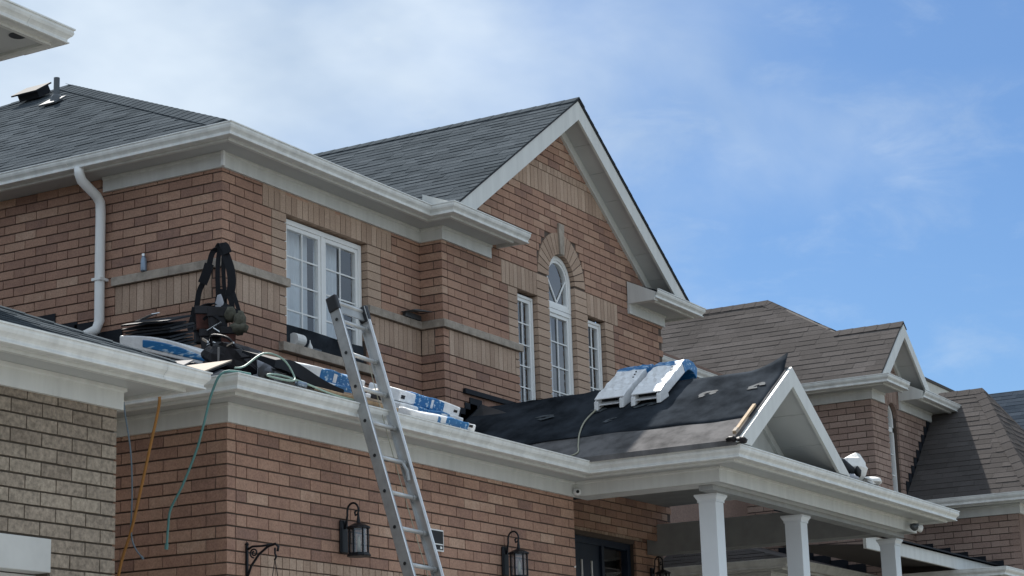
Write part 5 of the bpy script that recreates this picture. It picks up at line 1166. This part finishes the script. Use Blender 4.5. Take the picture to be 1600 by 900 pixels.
# ------------------------------------------------------------------ two bundles across the porch ridge
def ridge_bundle(label, y0, y1, seed):
    T = thing('shingle_bundle', label, 'bundle', 'wrapped shingle bundles on the roof')
    d = V((1, 0, psl)).normalized(); nn = V((-psl, 0, 1)).normalized(); rnd = random.Random(seed)
    s0 = V((17.47, 0, ppz-psl*(pxc-17.47)))
    path = []
    for i in range(13):
        s = .86*i/12; p = s0+d*min(s, .62)+nn*.035
        q = max(0, s-.62); ang = math.atan(psl)-q*3.2; p += V((math.cos(ang), 0, math.sin(ang)))*q; nrm = V((-math.sin(ang), 0, math.cos(ang))) if q else nn
        path.append((p, nrm))
    def shell(i0, i1, ya, yb_, h0, h1, name, mat, bev=.008, lift=0):
        m = MB(); vs_ = []; ny = 5
        for i in range(i0, i1+1):
            p, nr = path[i]
            for k in range(ny+1):
                y = ya+(yb_-ya)*k/ny; w = .006*math.sin(i*1.7+k*2+seed)+.004*math.sin(i*3.1-k)
                vs_.append(p+V((0, y, 0))+nr*(h1+w+lift))
            for k in range(ny+1):
                y = ya+(yb_-ya)*k/ny; vs_.append(p+V((0, y, 0))+nr*h0)
        R_ = 2*(ny+1); N_ = i1-i0; F = []
        for i in range(N_):
            for k in range(ny):
                a = i*R_+k; F.append((a, a+1, a+R_+1, a+R_)); a = i*R_+ny+1+k; F.append((a, a+R_, a+R_+1, a+1))
            a = i*R_; b = a+ny+1; F.append((a, a+R_, b+R_, b)); a = i*R_+ny; b = a+ny+1; F.append((a, b, b+R_, a+R_))
        for i in (0, N_):
            for k in range(ny): a = i*R_+k; b = a+ny+1; F.append((a, b, b+1, a+1))
        m.add(vs_, F).build(name, mat, T, smooth=False, bevel=bev)
    shell(1, 12, y0, y1, .0, .10, 'wrapper', 'wrap_white')
    shell(8, 12, y0-.004, y1+.004, -.004, .106, 'printed_band', 'wrap_blue')
    # torn open lower end: film flaps round a dark mouth
    c = s0+d*.055+V((0, (y0+y1)/2, 0))
    MB().obox(c+nn*.085+d*-.012, d*.05, V((0, (y1-y0)*.86, 0)), nn*.055).build('open_mouth', 'sign_black', T)
    for k, (a, b, h) in enumerate(((.0, .14, .135), (.86, 1.0, .125))):
        yy0, yy1 = y0+(y1-y0)*a, y0+(y1-y0)*b
        MB().prism([(s0+d*.09+nn*(.0)+V((0, yy0, 0))), (s0+d*.09+nn*h+V((0, yy0, 0))), (s0-d*.06+nn*(h*.75)+V((0, yy0+.01, 0))), (s0-d*.10+nn*.02+V((0, yy0+.015, 0)))], V((0, yy1-yy0, 0))).build('film_flap', 'wrap_white', T, bevel=.006)
    MB().prism([s0+d*.10+nn*.118+V((0, y0, 0)), s0+d*.10+nn*.140+V((0, y0, 0)), s0-d*.05+nn*.125+V((0, y0, 0)), s0-d*.055+nn*.113+V((0, y0, 0))], V((0, y1-y0, 0))).build('film_lip', 'wrap_white', T, bevel=.005)
    MB().prism([s0+d*.02+nn*.045+V((0, y0+.01, 0)), s0+d*.02+nn*.058+V((0, y0+.01, 0)), s0-d*.06+nn*.062+V((0, y0+.01, 0)), s0-d*.06+nn*.050+V((0, y0+.01, 0))], V((0, y1-y0-.02, 0))).build('film_lip', 'wrap_white', T, bevel=.004)
    MB().obox(c+nn*.03-d*.01, d*.05, V((0, (y1-y0)*.80, 0)), nn*.045).build('shingle_ends', 'sign_black', T)
    for k in range(3):
        p, nr = path[5+k]; MB().obox(p+V((0, y0+.05+.012*k, 0))+nr*.108, d*.016, V((0, .016, 0)), nr*.006).build('air_hole', 'sign_black', T)
    return at_base(T, 17.8, (y0+y1)/2, ppz)
ridge_bundle('left of the two white bundles on the porch ridge, torn end open', 8.645, 8.965, 3)
ridge_bundle('right of the two white bundles on the porch ridge, blue far end', 8.245, 8.565, 6)
T = thing('cord', 'thin beige cord running down the porch roof from the bundles', 'cord')
MB().tube(smooth([pp(17.46, 8.95, .03), pp(17.2, 8.98, .025), pp(16.95, 8.92, .02), pp(16.72, 8.82, .014), pp(16.58, 8.76, .012), pp(16.5, 8.86, .014)]), .008, 6).build('line', 'rope_beige', T, smooth=True); MB().tube([pp(17.47, 8.95, .03), pp(17.49, 8.94, .04)], .014, 6).build('knot', 'rope_beige', T); at_base(T, 17, 8.9, 3.2)
T = thing('paper_scrap', 'white paper scrap in the valley left of the porch roof', 'scrap')
MB().prism([(17.38, 10.18, 3.455), (17.47, 10.30, 3.515), (17.53, 10.22, 3.545), (17.44, 10.12, 3.485)], (-.004, 0, .006)).build('sheet', 'bag_white', T); MB().prism([(17.28, 10.20, 3.40), (17.33, 10.26, 3.43), (17.36, 10.22, 3.45), (17.31, 10.16, 3.42)], (-.004, 0, .006)).build('corner', 'paper_grey', T); at_base(T, 17.4, 10.2, 3.45)
# white bag and dark sleeve on the far porch roof
T = thing('plastic_bag', 'crumpled white plastic bag beside the far foot of the porch gable', 'bag')
zb_ = lambda y: z00+.317*(y-y00)
MB().blob((20.18, 7.42, zb_(7.42)+.13), .25, .16, .16, jit=.22, seed=4, n=9, m_=6).build('body', 'bag_white', T, bevel=.01); MB().blob((20.38, 7.30, zb_(7.3)+.06), .15, .10, .045, jit=.35, seed=5, n=8, m_=5).build('tail', 'bag_white', T); MB().blob((20.00, 7.29, zb_(7.3)+.11), .045, .035, .055, jit=.2, seed=2).build('opening', 'sign_black', T, smooth=True); at_base(T, 20.18, 7.4, zb_(7.4))
T = thing('rolled_sheet', 'dark rolled sheet between the porch gable and the white bag', 'roll')
MB().tube(smooth([V((19.40, 7.38, zb_(7.38)+.24)), V((19.62, 7.36, zb_(7.36)+.17)), V((19.95, 7.36, zb_(7.36)+.10))]), [.03]*6+[.06]*5, 10).build('roll', 'flashing_black', T, smooth=True); MB().blob((19.78, 7.28, zb_(7.28)+.02), .10, .06, .05, jit=.2, seed=6).build('fold', 'paper_grey', T, smooth=True); at_base(T, 19.7, 7.35, zb_(7.35))
T = thing('wood_stake', 'raw wood stake leaning at the left foot of the porch gable', 'stake')
MB().obox(V((16.80, 7.16, 3.135)), V((.50, 0, .325)), V((0, .030, 0)), V((-.012, 0, .018))).build('stick', 'wood_raw', T); MB().obox(V((16.585, 7.16, 3.0)), V((.06, 0, .039)), V((0, .034, 0)), V((-.015, 0, .022))).build('stick_end', 'cardboard', T); at_base(T, 16.6, 7.19, 2.9)
T = thing('work_gloves', 'dark work gloves lying on the front corner of the porch gutter', 'gloves')
MB().blob((16.53, 7.17, 2.912), .08, .06, .028, jit=.25, seed=3).build('glove', 'leather_dark', T, smooth=True); MB().blob((16.52, 7.08, 2.895), .06, .05, .03, jit=.25, seed=8).build('glove', 'leather_dark', T, smooth=True); at_base(T, 16.65, 7.15, 2.88)
# ------------------------------------------------------------------ hose and ropes over the garage eave
T = thing('air_hose', 'pale green air hose looped over the garage gutter corner', 'hose')
c = [V((11.35, 8.72, 2.93)), V((11.50, 8.75, 2.97)), V((11.72, 8.74, 3.10)), V((11.90, 8.70, 3.08)), V((11.98, 8.66, 2.96)), V((11.86, 8.60, 2.90)), V((11.60, 8.62, 2.90)), V((11.75, 8.64, 2.935)), V((12.10, 8.66, 2.93)), V((12.50, 8.67, 2.90)), V((12.9, 8.68, 2.905))]
MB().tube(smooth(c), .0075, 7).build('line', 'hose_green', T, smooth=True); MB().tube([V((12.02, 8.66, 2.915)), V((12.12, 8.66, 2.915))], .022, 8).build('coupling', 'bottle_metal', T, smooth=True); at_base(T, 11.8, 8.68, 2.9)
T = thing('teal_rope', 'teal rope hanging from the gutter corner across the shaded side wall', 'rope')
MB().tube(smooth([V((11.40, 8.62, 2.88)), V((11.20, 8.70, 2.875)), V((11.17, 8.78, 2.74)), V((11.17, 8.86, 2.50)), V((11.18, 8.93, 2.33)), V((11.19, 9.06, 2.10)), V((11.19, 9.16, 1.95)), V((11.2, 9.19, 1.83)), V((11.2, 9.20, 1.70))]), .009, 7).build('line', 'rope_teal', T, smooth=True); MB().tube([V((11.2, 9.20, 1.71)), V((11.2, 9.205, 1.67))], .014, 7).build('knot', 'rope_teal', T); at_base(T, 11.2, 9.2, 1.67)
T = thing('orange_rope', 'taut orange rope running down from the garage side gutter', 'rope')
MB().tube(smooth([V((11.30, 9.24, 2.86)), V((11.18, 9.255, 2.83)), V((11.18, 9.265, 2.70)), V((11.19, 9.34, 2.45)), V((11.2, 9.51, 1.87)), V((11.2, 9.64, 1.50)), V((11.2, 9.80, .6)), V((11.2, 9.95, -.98))]), .011, 7).build('line', 'rope_orange', T, smooth=True); MB().tube([V((11.18, 9.255, 2.835)), V((11.18, 9.26, 2.79))], .017, 7).build('knot', 'rope_orange', T); at_base(T, 11.2, 9.95, -.98)
T = thing('thin_cord', 'thin grey-blue cord dangling beside the grey brick corner', 'cord')
MB().tube(smooth([V((11.30, 9.58, 2.86)), V((11.19, 9.595, 2.83)), V((11.19, 9.59, 2.70)), V((11.19, 9.53, 2.40)), V((11.2, 9.52, 2.10)), V((11.2, 9.525, 1.83)), V((11.2, 9.49, 1.71)), V((11.2, 9.42, 1.63))]), .006, 6).build('line', 'cord_blue', T, smooth=True); MB().tube([V((11.2, 9.43, 1.64)), V((11.2, 9.41, 1.62))], .009, 6).build('tip', 'cord_blue', T); at_base(T, 11.2, 9.42, 1.62)
# ------------------------------------------------------------------ bricks and shingles become objects and joined parts
finish_pieces(300, {'brick': 'remaining_bricks', 'shingle': 'remaining_shingles', 'cap_shingle': 'remaining_caps'})
for root, p in ((H, (17, 13, -1.05)), (NB, (6, 11, -1.1)), (RH, (28, 12, -1.05)), (F1, (34, 14, -1)), (F2, (46, 14, -1))): at_base(root, *p)
